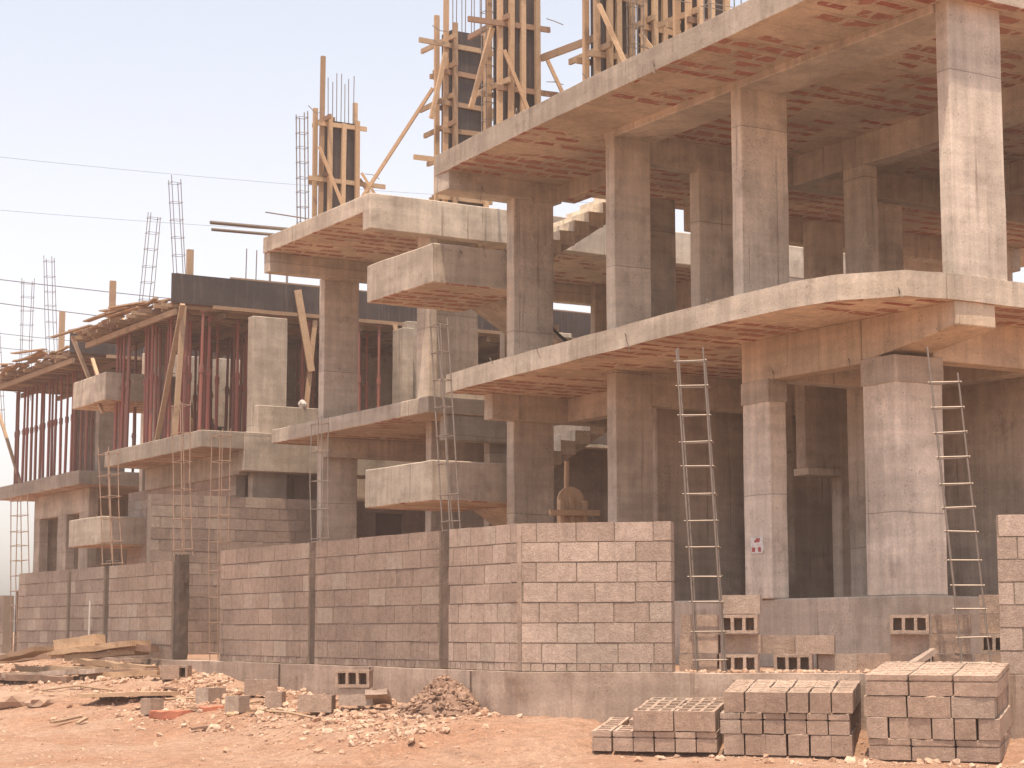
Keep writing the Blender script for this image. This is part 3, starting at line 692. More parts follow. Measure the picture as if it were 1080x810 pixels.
# ------------------------------------------------------------------ column formwork on the roofs
def column_form(x, y, w, d, z0, h, label, seed, braces=(), over=(.5, .9), lv=.5, barsup=1.2, ragged=1.0, post_over=.5, mid=True):
    rr = random.Random(seed)
    th = thing('column_formwork', label, 'formwork', (x + w / 2, y + d / 2, z0), 'timber column formworks on the roofs')
    for q in [(x, x + w, y - .02, y), (x, x + w, y + d, y + d + .02), (x - .02, x, y - .02, y + d + .02), (x + w, x + w + .02, y - .02, y + d + .02)]:
        MB().box(*q, z0, z0 + h).build('panel', M['ply'], th)
    for px, py, e in [(x + .03, y - .10, .1), (x + w - .01, y - .10, .06), (x - .115, y + .0, post_over), (x - .115, y + d, .3), (x + w + .05, y + d * .5, post_over * .6), (x + w * .4, y + d + .055, .15)] + ([(x + w * .52, y - .055, -.05)] if mid else []):
        MB().bar((px, py, z0), (px + rr.uniform(-.02, .02), py, z0 + h + e * rr.uniform(.6, 1.2)), .085, .06).build('post', M['wood'] if rr.random() < .7 else M['old_wood'], th)
    z = z0 + .2
    while z < z0 + h:
        a, b_ = rr.uniform(.08, over[0]) * ragged, rr.uniform(.05, over[1]) * ragged
        if rr.random() < .4: a *= .3
        if rr.random() < .5: b_ *= .25
        ymt = M['wood'] if rr.random() < .3 else (M['old_wood'] if rr.random() < .6 else M['dark_wood'])
        MB().bar((x - .06 - a, y - .047, z + rr.uniform(-.03, .03)), (x + w + .06 + b_, y - .047, z + rr.uniform(-.05, .05)), .045, .085).build('yoke', ymt, th)
        zz = z + .1
        MB().bar((x - .06, y - .12 - rr.uniform(0, .25), zz), (x - .06, y + d + .1 + rr.uniform(.0, .7), zz + rr.uniform(-.04, .04)), .045, .085).build('yoke', M['old_wood'] if rr.random() < .6 else M['dark_wood'], th)
        if rr.random() < .5:
            MB().bar((x - .2, y + d + .115, z + .02), (x + w + rr.uniform(.1, .5), y + d + .115, z + .02 + rr.uniform(-.05, .05)), .05, .085).build('yoke', M['old_wood'], th)
        if rr.random() < .8:                       # twisted tie wire ends
            s = rr.choice((-1, 1)); xx = x - .15 if s < 0 else x + w + .15
            MB().tube([(xx, y - .1, z + .2), (xx + s * .15, y - .12, z + .2 + rr.uniform(-.05, .02)), (xx + s * .3, y - .12, z + .2 + rr.uniform(-.1, .1))], .008, 5).build('tie_wire', M['bar'], th)
        z += lv * rr.uniform(.75, 1.25)
    for p, q in braces:
        MB().bar(p, q, .075, .055).build('brace', M['wood'], th)
    n = 4
    for i in range(n):
        for yy in (y + .04, y + d - .04):
            xx = x + .05 + (w - .1) * i / (n - 1)
            MB().tube([(xx, yy, z0 + h - .6), (xx + rr.uniform(-.02, .02), yy, z0 + h + barsup * rr.uniform(.8, 1.2))], .009, 5).build('bar', M['bar'], th)
    return th
column_form(16.05, 29.0, .66, .3, 8.47, 3.2, 'tallest whole timber column formwork with bars on top, left of the near roof', 1,
            braces=[((15.9, 29.4, 10.7), (14.75, 30.2, 8.5)), ((16.85, 28.95, 10.8), (17.7, 28.8, 9.2)), ((15.85, 28.85, 11.2), (15.6, 28.9, 10.0))], over=(.75, 1.0), lv=.5, barsup=1.6, mid=False)
column_form(15.12, 25.55, .54, .34, 8.47, 3.3, 'timber column formwork at the left end of the near roof edge, twin dark boards', 2,
            braces=[((15.0, 25.4, 10.2), (15.6, 25.1, 8.5)), ((15.8, 25.5, 10.3), (16.5, 25.1, 8.5)), ((14.9, 25.6, 10.6), (14.6, 25.75, 9.3))], over=(.7, 1.0), lv=1.0)
column_form(14.88, 22.4, .42, .3, 8.47, 3.0, 'timber column formwork with a rebar cage in front, third from left on the near roof', 5,
            braces=[((14.7, 22.25, 10.0), (15.05, 21.7, 8.5)), ((15.45, 22.3, 9.7), (15.9, 21.6, 8.5))], over=(.85, .6), lv=.75)
column_form(16.2, 23.15, .45, .3, 8.47, 2.6, 'timber column formwork set back behind the caged one on the near roof', 8,
            braces=[((16.05, 23.0, 9.6), (15.7, 22.3, 8.5)), ((16.75, 23.0, 9.5), (17.2, 22.4, 8.5))], over=(.5, .6), lv=.7)
column_form(15.6, 21.2, .48, .28, 8.47, 2.6, 'rightmost timber column formwork, just above the near roof edge', 9,
            braces=[((15.45, 21.1, 9.4), (14.9, 21.0, 8.5))], over=(.4, .3), lv=.8)
column_form(15.5, 32.9, .62, .26, 8.47, 2.4, 'low timber column formwork with two tall posts on the second house roof', 4,
            braces=[((15.3, 32.8, 10.3), (15.85, 32.3, 8.5)), ((16.2, 32.8, 9.9), (16.9, 32.3, 8.5)), ((16.2, 32.9, 9.8), (17.1, 32.6, 8.55))], over=(.9, .6), lv=1.0, post_over=1.15, barsup=.9)
cage('rebar_cage', 'slim rebar cage left of the formwork on the second house roof', (15.08, 33.0, 8.47), (15.02, 33.0, 10.9), .17, .15, 9, .011, .006, mat='bar', group='starter cages on the near roofs')
cage('rebar_cage', 'rebar cage standing right in front of the caged formwork on the near roof', (15.18, 22.05, 8.47), (15.18, 22.05, 10.9), .18, .15, 9, .009, .006, mat='tube', group='starter cages on the near roofs')
cage('rebar_cage', 'slim rebar cage beside the twin board formwork at the near roof end', (15.0, 25.9, 8.47), (14.98, 25.9, 11.6), .14, .14, 11, .009, .006, mat='bar', group='starter cages on the near roofs')
cage('rebar_cage', 'bare starter bars rising over the near roof edge, rightmost of all', (15.1, 19.9, 8.47), (15.1, 19.9, 10.2), .5, .15, 5, .009, .006, mat='bar', group='starter cages on the near roofs')
# boards bridging between the roof formworks
for k, (p, q, lab) in enumerate([((15.72, 25.45, 10.2), (14.82, 22.5, 9.6), 'long board spanning between the two formworks at the near roof end'),
                                 ((15.35, 22.3, 9.0), (16.0, 21.3, 8.95), 'low board tying the right hand roof formworks together'),
                                 ((16.8, 28.85, 9.5), (15.5, 25.95, 9.6), 'board reaching from the tallest formwork to the near roof end')]):
    tag(MB().bar(p, q, .045, .11).build('timber_board', M['old_wood'], loc=p), lab, 'board')

# ------------------------------------------------------------------ hollow blocks
def hollow_block(L=.39, W=.19, Hh=.19, nh=3, name='hollow_block', seed=0, groove=False, floor=.12):
    rr = random.Random(seed); t = .032; bm = bmesh.new()
    cw = (L - t * (nh + 1)) / nh
    xs = [0]; 
    for i in range(nh): xs += [t + i * (cw + t), t + i * (cw + t) + cw]
    xs.append(L); ysl = [0, t, W - t, W]
    V = {}
    def v(i, j, z):
        if (i, j, z) not in V: V[i, j, z] = bm.verts.new((xs[i] - L / 2, ysl[j] - W / 2, z))
        return V[i, j, z]
    n = len(xs) - 1
    for i in range(n):
        for j in range(3):
            hole = j == 1 and i % 2 == 1
            zt = Hh
            if hole:
                zf = Hh * floor
                bm.faces.new((v(i, j, zf), v(i + 1, j, zf), v(i + 1, j + 1, zf), v(i, j + 1, zf)))
                for (a, b_) in (((i, j), (i + 1, j)), ((i + 1, j), (i + 1, j + 1)), ((i + 1, j + 1), (i, j + 1)), ((i, j + 1), (i, j))):
                    bm.faces.new((v(*a, zf), v(*a, zt), v(*b_, zt), v(*b_, zf)))
            else:
                bm.faces.new((v(i, j, zt), v(i + 1, j, zt), v(i + 1, j + 1, zt), v(i, j + 1, zt)))
            bm.faces.new((v(i, j, 0), v(i, j + 1, 0), v(i + 1, j + 1, 0), v(i + 1, j, 0)))
    lev = [0, Hh] if not groove else [0, .122, .125, .137, .14, Hh]
    for a, b_ in zip(lev, lev[1:]):
        for i in range(n):
            for j in (0, 3): bm.faces.new((v(i, j, a), v(i + 1, j, a), v(i + 1, j, b_), v(i, j, b_)))
        for j in range(3):
            for i in (0, n): bm.faces.new((v(i, j, a), v(i, j + 1, a), v(i, j + 1, b_), v(i, j, b_)))
    if groove:
        for q in bm.verts:
            if abs(q.co.z - .125) < 1e-4 or abs(q.co.z - .137) < 1e-4:
                q.co.x -= .014 * (1 if q.co.x > L / 2 - .001 else -1 if q.co.x < -L / 2 + .001 else 0)
                q.co.y -= .014 * (1 if q.co.y > W / 2 - .001 else -1 if q.co.y < -W / 2 + .001 else 0)
    for q in bm.verts: q.co += noise.noise_vector(q.co * 11 + Vector((seed * 3.1, 0, 0))) * .005
    me = bpy.data.meshes.new(name); bmesh.ops.recalc_face_normals(bm, faces=bm.faces[:]); bm.to_mesh(me); bm.free(); me.materials.append(M['block'])
    return me
HB = [hollow_block(seed=i) for i in range(4)]
HN = [hollow_block(L=.38, W=.185, nh=2, seed=9 + i) for i in range(2)]
HBS = [hollow_block(seed=40 + i, floor=.8) for i in range(3)]
HG = [hollow_block(seed=30 + i, groove=True, floor=.8) for i in range(3)]
def solid_block(seed, groove=False):
    me = hollow_block(nh=3, seed=seed, groove=groove, name='hollow_block'); bm = bmesh.new(); bm.from_mesh(me)
    for q in bm.verts:                             # cells bridged over by a rough skin of mortar
        if .01 < q.co.z < .05: q.co.z = .185
    bmesh.ops.subdivide_edges(bm, edges=[e for e in bm.edges if all(v.co.z > .16 for v in e.verts)], cuts=1, use_grid_fill=True)
    for q in bm.verts:
        if q.co.z > .16 and abs(q.co.x) < .19 and abs(q.co.y) < .09: q.co.z += noise.noise(q.co * 30 + Vector((seed, 0, 0))) * .02
    bm.to_mesh(me); bm.free(); return me
HS = [solid_block(50 + i) for i in range(4)]; HSG = [solid_block(60 + i, True) for i in range(3)]
HALF = [hollow_block(L=.2, W=.2, nh=1, seed=14 + i) for i in range(2)]
BR = random.Random(3)
def block(p, rot, label, group, me=None, name='hollow_block'):
    o = bpy.data.objects.new(name, me or BR.choice(HB)); COL.objects.link(o); o.location = p; o.rotation_mode = 'QUATERNION'
    o.rotation_quaternion = rot.to_quaternion(); return tag(o, label, 'block', group)
def basis(yaw, tilt):
    """yaw about Z so local X runs along the stack front, then tilt so the back rises"""
    return Matrix.Rotation(yaw, 3, 'Z') @ Matrix.Rotation(tilt, 3, 'X')
UPEND = Matrix.Rotation(math.pi / 2, 3, 'Z')
TNAME = {0: 'bottom', 1: 'second', 2: 'third', 3: 'top'}
def stack(origin, yaw, tilt, tiers, group, who, solid=True):
    """tiers: list of ('long'|'short', count along the front, start offset, rows deep)"""
    Bm = basis(yaw, tilt); z = 0
    for ti, (kind, cnt, x0, rows, gr) in enumerate(tiers):
        tn = 'top' if ti == len(tiers) - 1 else TNAME[ti]
        for r in range(rows):
            for c in range(cnt):
                if kind == 'long': L, D, rot = .405, .2, Bm
                else: L, D, rot = .205, .4, Bm @ UPEND
                if r and ti < len(tiers) - 1 and 0 < c < cnt - 1 and r < rows - 1: continue
                jx, jy = BR.uniform(-.008, .008), BR.uniform(-.014, .008)
                p = Vector(origin) + Bm @ Vector((x0 + (c + .5) * L + jx, (r + .5) * D + jy, z + BR.uniform(0, .003)))
                rr = rot @ Matrix.Rotation(BR.uniform(-.012, .012), 3, 'Z')
                rowname = 'front row' if r == 0 else f'{ORD[r]} row back'
                block(p, rr, f'hollow block, {who}, {tn} layer, {rowname}, {ORD[c]} from left', group, BR.choice(HSG if solid else HG) if gr else BR.choice(HS if solid else HBS))
        z += .2
yaw = math.atan2(-.709, .705)
stack(cp(.97, -1.00, .045) , yaw, math.radians(5.5), [('short', 6, 0, 3, 1), ('long', 2, .41, 5, 0)], 'blocks in the low stepped stack', 'low stepped stack', False)
stack(cp(2.22, -.98, .03), yaw, math.radians(5.5), [('short', 6, .02, 3, 0), ('short', 6, 0, 3, 1), ('short', 6, .03, 3, 0)], 'blocks in the middle stack', 'middle stack')
stack(cp(3.6, -.92, .0), yaw - .10, math.radians(5), [('long', 3, 0, 6, 1), ('short', 6, -.01, 3, 0), ('long', 3, -.03, 6, 0), ('long', 3, 0, 6, 1)], 'blocks in the tall right stack', 'tall right stack')

def ground_block(x, y, yaw_, label, up=0, side=None, me=None, z=None, group='loose blocks by the footing'):
    rot = Matrix.Rotation(yaw_, 3, 'Z'); zz = gz(x, y) - .01 + up if z is None else z
    if side == 'x': rot = rot @ Matrix.Rotation(math.pi / 2, 3, 'X'); zz += .095
    elif side == 'end': rot = rot @ Matrix.Rotation(math.pi / 2, 3, 'Y'); zz += .19
    return block((x, y, zz), rot, label, group, me)
PLACE = []  # filled below

# blocks behind the gateway, on the plot
PZ = .77
def plot_pile(px, py, yaw_, layout, group, who):
    k = 0
    for (dx, dy, dz, side, yy) in layout:
        p = Vector((px, py, 0)) + Matrix.Rotation(yaw_, 3, 'Z') @ Vector((dx, dy, 0))
        ground_block(p.x, p.y, yaw_ + yy, f'hollow block, {who}, {ORD[k]} counting up from lower left', side=side, z=PZ + dz, group=group); k += 1
# beside the corner wall end
P = cp(1.62, .35)
plot_pile(P.x, P.y, yaw, [(.2, 0, 0, None, 0), (.62, .05, 0, 'x', 0), (.21, 0, .2, None, 0), (.64, .05, .2, None, 0), (.22, .02, .4, None, 0), (.62, .05, .4, 'x', 0), (.64, .05, .6, None, 0)], 'blocks piled by the corner wall end', 'pile beside the corner wall end')
P = cp(2.55, .75)
plot_pile(P.x, P.y, yaw, [(.2, 0, 0, 'x', 0), (.0, .1, .19, None, .1), (.42, 0, .19, None, 0), (.62, .1, 0, None, .2), (1.0, .4, 0, None, -.1)], 'blocks below the stickered column', 'pile below stickered column')
P = cp(3.72, .85)
plot_pile(P.x, P.y, yaw, [(.2, 0, 0, None, 0), (.62, .0, 0, None, 0.1), (1.04, 0, 0, None, 0), (.2, 0, .2, None, .05), (.6, 0, .2, None, 0), (.21, 0, .4, 'x', 0), (.62, .02, .4, None, 0), (1.1, .1, .2, 'x', 0), (1.1, .1, .4, None, 0), (1.1, .1, .6, None, 0)], 'blocks piled below the big column', 'pile below big corner column')
b = MB().bar(tuple(cp(3.85, .6, .79)), tuple(cp(4.15, .7, 1.0)), .3, .05); tag(b.build('broken_slab', M['footing'], loc=tuple(cp(3.85, .6, .79))), 'tilted broken flat slab leaning on the dark block pile', 'slab')

# ------------------------------------------------------------------ loose things along the street side
def gplace(x, y): return (x, y, gz(x, y))
LB = [(8.91, 21.14, .5, 'end', 'loose grey block alone on the dirt, third from the left in the scattered row'),
      (8.52, 22.86, .3, 'end', 'small upright grey block at the left, in front of the pale board'),
      (9.44, 21.26, .9, 'end', 'loose upright block lying close to the footing, left of the block pair'),
      (9.34, 23.01, .6, None, 'low grey block half buried in rubble under the gateway footing'),
      (9.75, 22.4, -.3, None, 'flat block half buried beside the gateway footing corner')]
for x, y, a, sd, lab in LB: ground_block(x, y, a, lab, up=.02, me=HALF[0] if sd == 'end' else None)
ya = -math.radians(40)
ground_block(9.42, 20.08, ya, 'left lower block of the heap under the block on its side', me=HB[0], up=.06)
ground_block(9.78, 19.78, ya, 'right lower block of the heap under the block on its side', me=HB[1], up=.06)
ground_block(9.80, 19.86, ya, 'block on its side showing three dark holes, on top of two lower blocks', up=.25, side='x', me=HB[2])
ground_block(9.92, 25.63, ya, 'block on its side with dark holes at the right of the plank heap', side='x', me=HB[3])
ground_block(9.72, 25.40, ya + .5, 'solid looking block beside the one with dark holes, right of the plank heap', me=HALF[1], up=.03)
def chunk(x, y, sx, sy, sz, mat, name, label, cat, seed, group=None):
    rr = random.Random(seed); bm = bmesh.new(); bmesh.ops.create_icosphere(bm, subdivisions=2, radius=1)
    b = MB(); b.bm.free(); b.bm = bm
    for v in bm.verts:
        v.co = Vector((v.co.x * sx, v.co.y * sy, v.co.z * sz)) * (1 + .35 * noise.noise(v.co * 1.7 + Vector((seed, 0, 0))))
        v.co += Vector(gplace(x, y)) + Vector((0, 0, sz * .45))
    o = b.build(name, mat, loc=gplace(x, y)); return tag(o, label, cat, group)
b = MB().bar((10.05, 19.72, .40), (9.86, 19.48, .52), .26, .06).rough(.1, .02, 5); tag(b.build('broken_slab', M['footing'], loc=(10, 19.6, .4)), 'pale broken slab piece leaning against the block with three holes', 'slab')
b = MB().box(8.35, 8.75, 22.1, 22.5, gz(8.55, 22.3) - .03, gz(8.55, 22.3) + .06).rough(.1, .02, 6); tag(b.build('clay_brick', M['clay'], loc=(8.55, 22.3, gz(8.55, 22.3))), 'broken red clay brick lying in the scattered rubble at the left', 'brick')
b = MB().box(8.75, 9.0, 21.75, 21.95, gz(8.9, 21.8) - .03, gz(8.9, 21.8) + .04).rough(.1, .02, 6); tag(b.build('clay_brick', M['clay'], loc=(8.9, 21.85, gz(8.9, 21.85))), 'small flat piece of red brick right of the broken red brick', 'brick')
chunk(8.3, 20.4, .12, .1, .05, M['stone'], 'rock', 'flat dark rock alone on the bare dirt at the lower left', 'rock', 3)
chunk(7.75, 26.0, .3, .22, .14, M['heap'], 'debris_lump', 'grey debris lump at the left edge of the dirt', 'debris', 5)
chunk(7.95, 25.5, .18, .16, .09, M['heap'], 'debris_lump', 'smaller grey debris lump beside the one at the left edge', 'debris', 8)

# scrap timber heap in front of the far street wall
PK = [((9.5, 29.55, .80), (9.85, 28.75, .86), .26, .16, 'wood', 'thick splintered timber end sticking up on the timber heap'),
      ((9.45, 29.6, .72), (10.2, 27.9, .86), .34, .05, 'wood', 'broad bright plank on top of the timber heap'),
      ((9.6, 29.3, .66), (10.25, 28.0, .74), .3, .05, 'old_wood', 'bundled grey plank under the broad bright plank'),
      ((9.75, 29.0, .82), (10.3, 27.6, .80), .16, .06, 'dark_wood', 'dark plank at the right end of the timber heap'),
      ((9.4, 28.3, .62), (9.9, 26.6, .63), .22, .05, 'old_wood', 'plank sliding off the front of the timber heap'),
      ((9.3, 27.8, .56), (9.95, 26.4, .60), .18, .05, 'dark_wood', 'dark plank at the foot of the timber heap'),
      ((8.9, 29.6, .60), (9.5, 27.5, .60), .14, .05, 'old_wood', 'long plank low on the left side of the timber heap'),
      ((8.6, 29.0, .50), (9.3, 26.9, .60), .3, .04, 'footing', 'wide pale plywood sheet tipped on the left of the timber heap'),
      ((8.7, 30.0, .62), (8.95, 28.6, .78), .3, .04, 'old_wood', 'short board propped up at the left of the timber heap'),
      ((8.3, 29.9, .50), (8.9, 27.2, .47), .1, .06, 'dark_wood', 'dark batten on the dirt left of the timber heap'),
      ((8.0, 30.5, .42), (8.8, 28.7, .52), .22, .05, 'old_wood', 'grey plank at the far left edge of the timber heap'),
      ((9.5, 31.5, .70), (9.9, 29.5, .74), .18, .05, 'old_wood', 'plank lying along the far wall behind the timber heap'),
      ((9.2, 27.2, .53), (9.75, 25.9, .58), .1, .05, 'wood', 'thin bright batten lying before the timber heap'),
      ((9.0, 31.0, .62), (9.6, 30.0, .66), .25, .06, 'dark_wood', 'short dark plank at the back left of the timber heap')]
for p, q, w, h, mt, lab in PK:
    p = (p[0], p[1], p[2] + .03 + .10 * (p[2] > .6)); q = (q[0], q[1], q[2] + .03 + .12 * (q[2] > .65))
    b = MB().bar(p, q, w * 1.1, h * 1.6).rough(.25, .03, 2.5); tag(b.build('plank', M[mt], loc=p), lab, 'plank', 'planks of the scrap timber heap')
zb = gz(8.7, 24.4)
b = MB().bar((8.5, 25.0, zb + .06), (9.0, 23.7, zb + .11), .5, .05).rough(.3, .012, 3); tag(b.build('board', M['wood'], loc=(8.7, 24.4, zb)), 'pale flat shuttering board lying on the dirt at the left', 'board')
for k, (p, q, lab) in enumerate([((8.8, 24.0), (9.6, 22.9), 'thin stick on the rubble right of the pale board'), ((9.0, 20.9), (9.2, 19.3), 'thin batten on the dirt before the block with three holes'), ((8.4, 26.9), (8.9, 25.3), 'thin stick between the pale board and the timber heap')]):
    tag(MB().tube([(p[0], p[1], gz(*p) + .02), ((p[0] + q[0]) / 2, (p[1] + q[1]) / 2, gz((p[0] + q[0]) / 2, (p[1] + q[1]) / 2) + .05), (q[0], q[1], gz(*q) + .02)], .015, 5).build('stick', M['old_wood'], loc=gplace(*p)), lab, 'stick')
tag(MB().tube([(10.36, 30.75, .6), (10.38, 30.8, 1.68)], .016, 8).build('white_pipe', M['plastic'], loc=(10.36, 30.75, .6)), 'short white pipe standing against the narrow far wall panel', 'pipe')

OR = random.Random(21); OG = []
while len(OG) < 14:
    x, y = OR.uniform(7.6, 10.0), OR.uniform(20, 29)
    if outside(x, y) > .4: OG.append((x, y))
for x, y in OG:
    a = OR.uniform(0, 3.1); l = OR.uniform(.08, .3); z = gz(x, y) + .02
    b = MB().bar((x - l * math.cos(a), y - l * math.sin(a), z), (x + l * math.cos(a), y + l * math.sin(a), z + OR.uniform(-.01, .05)), OR.uniform(.03, .1), .025).rough(.15, .01, 4)
    tag(b.build('timber_offcut', M[OR.choice(['wood', 'old_wood', 'dark_wood'])], loc=(x, y, z)), 'small timber offcut lying loose on the rubble before the street wall', 'offcut', 'timber offcuts in the rubble')

# gravel heap against the footing
def stones_mesh(pts, name, mat, seed):
    rr = random.Random(seed); bm = bmesh.new()
    base = bmesh.new(); bmesh.ops.create_icosphere(base, subdivisions=1, radius=1)
    bv = [v.co.copy() for v in base.verts]; bf = [[v.index for v in f.verts] for f in base.faces]; base.free()
    for (x, y, z, s) in pts:
        rot = Matrix.Rotation(rr.uniform(0, 6.3), 3, 'Z') @ Matrix.Rotation(rr.uniform(0, 6.3), 3, 'X')
        sc_ = Vector((s * rr.uniform(.7, 1.4), s * rr.uniform(.6, 1.1), s * rr.uniform(.35, .8)))
        o = Vector((x, y, z)); sd = Vector((rr.uniform(0, 90), 0, 0)); vs = []
        for c in bv:
            q = Vector((c.x * sc_.x, c.y * sc_.y, c.z * sc_.z)) * (1 + .5 * noise.noise(c * 1.4 + sd))
            vs.append(bm.verts.new(o + rot @ q))
        for f in bf: bm.faces.new([vs[i] for i in f])
    b = MB(); b.bm.free(); b.bm = bm
    return b.build(name, mat)
hc = Vector((10.17, 18.5, 0)); pts = []; rr = random.Random(4)
def heap_h(x, y):
    d = Vector((x, y, 0)) - hc
    u = Vector((d.x, d.y * .8, 0))  .length / .46
    return max(0, 1 - u) ** 1.1 * .42
th = thing('gravel_heap', 'brown gravel and clod heap against the footing near the street corner', 'heap', (hc.x, hc.y, gz(hc.x, hc.y)))
bm = bmesh.new(); N = 40; gg = []
for i in range(N + 1):
    row = []
    for j in range(N + 1):
        x = hc.x - .9 + 1.8 * i / N; y = hc.y - 1.0 + 2.0 * j / N
        hh = heap_h(x, y); z = gz(x, y) + hh - (.04 if hh < .01 else 0) + (hh > .01) * (.05 * noise.noise(Vector((x, y, 0)) * 6) + .03 * noise.noise(Vector((x, y, 0)) * 15))
        row.append(bm.verts.new((x, y, z)))
    gg.append(row)
for i in range(N):
    for j in range(N): bm.faces.new((gg[i][j], gg[i + 1][j], gg[i + 1][j + 1], gg[i][j + 1]))
b = MB(); b.bm.free(); b.bm = bm; b.build('mound', M['heap'], th)
while len(pts) < 480:
    x = hc.x + rr.gauss(0, .25); y = hc.y + rr.gauss(0, .33); hh = heap_h(x, y)
    if outside(x, y) > .05 and (hh > .01 or rr.random() < .35): pts.append((x, y, gz(x, y) + hh + .01, rr.uniform(.015, .05)))
so = stones_mesh(pts, 'heap_stones', M['heap'], 5)
for v in so.data.vertices: v.co -= th.location
so.parent = th; so['kind'] = 'stuff'
# rubble scattered on the dirt
pts = []; rr = random.Random(6)
while len(pts) < 7000:
    if rr.random() < .8:
        y = rr.uniform(16, 34); d = abs(rr.gauss(.75, .75)); x = 10.38 - d
    else:
        s = rr.uniform(-.5, 6); d = rr.uniform(.05, 1.9); q = cp(s, -d); x, y = q.x, q.y
        if s > .85 and rr.random() < .75: continue
    if outside(x, y) < .06: continue
    if noise.noise(Vector((x, y, 3)) * .9) + .35 < rr.random() * .8: continue
    s = rr.uniform(.007, .02) if rr.random() < .78 else rr.uniform(.02, .06)
    pts.append((x, y, gz(x, y) + s * .2, s))
for _ in range(4500):
    x, y = rr.uniform(4.5, 10), rr.uniform(13.5, 28)
    if outside(x, y) > .1: s = rr.uniform(.004, .013) if rr.random() < .93 else rr.uniform(.013, .03); pts.append((x, y, gz(x, y), s))
for _ in range(260):                               # crumbs along the plot side of the gateway
    q = cp(rr.uniform(1.7, 4.6), rr.uniform(0, .5)); pts.append((q.x, q.y, .785, rr.uniform(.01, .04)))
ru = stones_mesh(pts, 'rubble', M['stone'], 9); setting(ru, 'stuff')

# arched timber form standing on the plot
F0 = Vector((15.0, 23.5, .77)); th = thing('timber_form', 'round topped timber form with crossbars standing behind the street wall', 'formwork', tuple(F0))
prof = [(-.22, 0), (.22, 0), (.22, 2.28)] + [(.22 * math.cos(a), 2.28 + .2 * math.sin(a)) for a in [math.pi * k / 10 for k in range(1, 10)]] + [(-.22, 2.28)]
MB().poly_y([(F0.x + a, F0.z + c) for a, c in prof], 23.5, 23.54).build('panel', M['wood'], th)
for dx in (-.2, .2, .02): MB().bar((F0.x + dx, 23.46, .77), (F0.x + dx - (.05 if dx == .02 else 0), 23.46, 3.05 if abs(dx) > .1 else 3.1), .06, .06).build('post', M['wood'], th)
for z in (2.1, 2.86): MB().bar((F0.x - .42, 23.41, z), (F0.x + .42, 23.41, z + .02), .05, .08).build('crossbar', M['wood'], th)
MB().bar((F0.x - .06, 23.56, 2.6), (F0.x - .04, 23.56, 3.62), .05, .05).build('post', M['wood'], th)

# sticker on the ground floor column
th = thing('sticker', 'torn white paper sticker with small red marks on the ground floor column', 'sticker', (14.785, 18.93, 2.2))
MB().frame((14.79, 18.95, 2.24), (0, -1, 0), (0, 0, 1), (-1, 0, 0), -.12, .12, -.1, .09, 0, .004).rough(.06, .012, 14, 'yz').build('paper', M['paper'], th)
for a in (-.07, .05):
    MB().frame((14.788, 18.95, 2.19), (0, -1, 0), (0, 0, 1), (-1, 0, 0), a - .028, a + .03, -.035, .02, 0, .004).build('mark', M['ink'], th)
MB().frame((14.788, 18.95, 2.29), (0, -1, 0), (0, 0, 1), (-1, 0, 0), -.05, .06, -.02, .03, 0, .004).build('mark', M['ink'], th)

# white bag on the third house edge, rag bundle
chunk_ = bmesh.new(); bmesh.ops.create_icosphere(chunk_, subdivisions=2, radius=.09)
for v in chunk_.verts: v.co = v.co * (1 + .3 * noise.noise(v.co * 12)) + Vector((16.2, 35.36, 5.70))
b = MB(); b.bm.free(); b.bm = chunk_; tag(b.build('white_bag', M['plastic'], loc=(16.2, 35.36, 5.62)), 'small crumpled white bag on the parapet of the third house', 'bag')

# overhead power lines
for k, (xa, za, xb, zb, lab) in enumerate([(18.72, 13.24, 23.51, 13.14, 'upper of the two clear power lines at the left'), (18.74, 12.41, 22.48, 12.26, 'lower of the two clear power lines at the left'),
                              (18.57, 17.56, 30.14, 17.84, 'faint high cable across the sky'), (18.64, 15.68, 26.35, 15.94, 'faint cable between the high one and the clear lines'),
                              (18.78, 11.36, 20.79, 11.31, 'low cable crossing behind the far left rebar cage'), (18.80, 10.86, 20.29, 10.84, 'lowest cable, just over the farthest roof')]):
    m_ = (zb - za) / (xb - xa); P = [Vector((x, 66, za + m_ * (x - xa) + .0012 * (x - 21) ** 2)) for x in range(2, 50, 3)]
    tag(MB().tube(P, .016 if k < 2 else (.006 if k < 4 else .011), 5).build('power_line', M['cable'], loc=P[0]), lab, 'cable', 'power lines')

# ------------------------------------------------------------------ haze
HZ = True
if HZ:
    nt = bpy.data.materials.new('haze'); nt.use_nodes = True; t_ = nt.node_tree; t_.nodes.clear()
    o_ = t_.nodes.new('ShaderNodeOutputMaterial'); v_ = t_.nodes.new('ShaderNodeVolumePrincipled')
    v_.inputs['Color'].default_value = (.93, .83, .78, 1); v_.inputs['Density'].default_value = .0016; v_.inputs['Anisotropy'].default_value = .2
    t_.links.new(v_.outputs[0], o_.inputs['Volume'])
    b = MB().box(-18, 62, -6, 98, -3, 24); h = b.build('haze', nt); setting(h, 'stuff'); h.visible_shadow = True

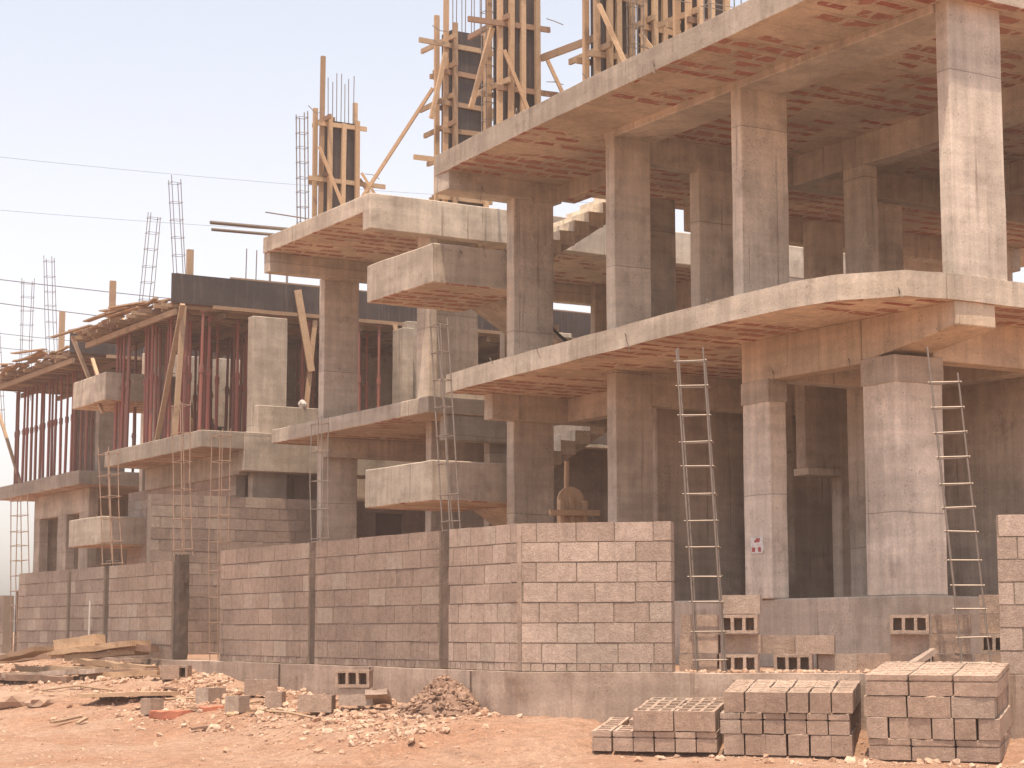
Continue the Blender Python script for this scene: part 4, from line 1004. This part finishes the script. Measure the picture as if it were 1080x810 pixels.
# ------------------------------------------------------------------ light, sky, camera
EL, AZX, AZY = 75, -.64, -.77
el = math.radians(EL); S = Vector((AZX * math.cos(el), AZY * math.cos(el), math.sin(el))).normalized()
sl = bpy.data.lights.new('sun', 'SUN'); sl.energy = 2.75; sl.angle = math.radians(.6); sl.color = (1, .845, .665)
so = bpy.data.objects.new('sun', sl); COL.objects.link(so); so.rotation_euler = S.to_track_quat('Z', 'Y').to_euler(); so.location = (0, 0, 40)
w = bpy.data.worlds.new('World'); sc.world = w; w.use_nodes = True; nt = w.node_tree; nt.nodes.clear()
o_ = nt.nodes.new('ShaderNodeOutputWorld'); bg = nt.nodes.new('ShaderNodeBackground'); sk = nt.nodes.new('ShaderNodeTexSky')
sk.sky_type = 'NISHITA'; sk.sun_disc = False; sk.sun_elevation = el; sk.sun_rotation = math.atan2(AZX, AZY); sk.air_density = 1.0; sk.dust_density = 2.0; sk.ozone_density = 1.0
mx = nt.nodes.new('ShaderNodeMix'); mx.data_type = 'RGBA'; mx.blend_type = 'MULTIPLY'; mx.inputs[0].default_value = 1; tc = nt.nodes.new('ShaderNodeTexCoord'); sp = nt.nodes.new('ShaderNodeSeparateXYZ'); nt.links.new(tc.outputs['Generated'], sp.inputs[0])
rm = nt.nodes.new('ShaderNodeMapRange'); nt.links.new(sp.outputs[2], rm.inputs[0]); rm.inputs[1].default_value = .0; rm.inputs[2].default_value = .30
tm = nt.nodes.new('ShaderNodeMix'); tm.data_type = 'RGBA'; tm.inputs[6].default_value = (.785, .72, .69, 1); tm.inputs[7].default_value = (.70, .712, .73, 1)
nt.links.new(rm.outputs[0], tm.inputs[0]); nt.links.new(tm.outputs[2], mx.inputs[7])
hs = nt.nodes.new('ShaderNodeHueSaturation'); hs.inputs['Saturation'].default_value = .36; nt.links.new(sk.outputs[0], hs.inputs['Color']); nt.links.new(hs.outputs[0], mx.inputs[6]); nt.links.new(mx.outputs[2], bg.inputs[0]); nt.links.new(bg.outputs[0], o_.inputs[0])
bg.inputs[1].default_value = .15
cam = bpy.data.cameras.new('camera'); co = bpy.data.objects.new('camera', cam); COL.objects.link(co); sc.camera = co
cam.sensor_width = 36; cam.lens = 36 * 2050 / 1080; cam.clip_start = .1; cam.clip_end = 3000
co.location = (0, 0, H); co.rotation_euler = (math.pi / 2 + math.atan(260 / 2050), 0, -math.radians(30.8))
sc.view_settings.view_transform = 'Standard'; sc.view_settings.look = 'None'; sc.view_settings.gamma = 1; sc.view_settings.use_curve_mapping = False
sc.view_settings.exposure = 1.17
sc.render.engine = 'CYCLES'; sc.cycles.max_bounces = 10; sc.cycles.diffuse_bounces = 8; sc.cycles.volume_bounces = 1
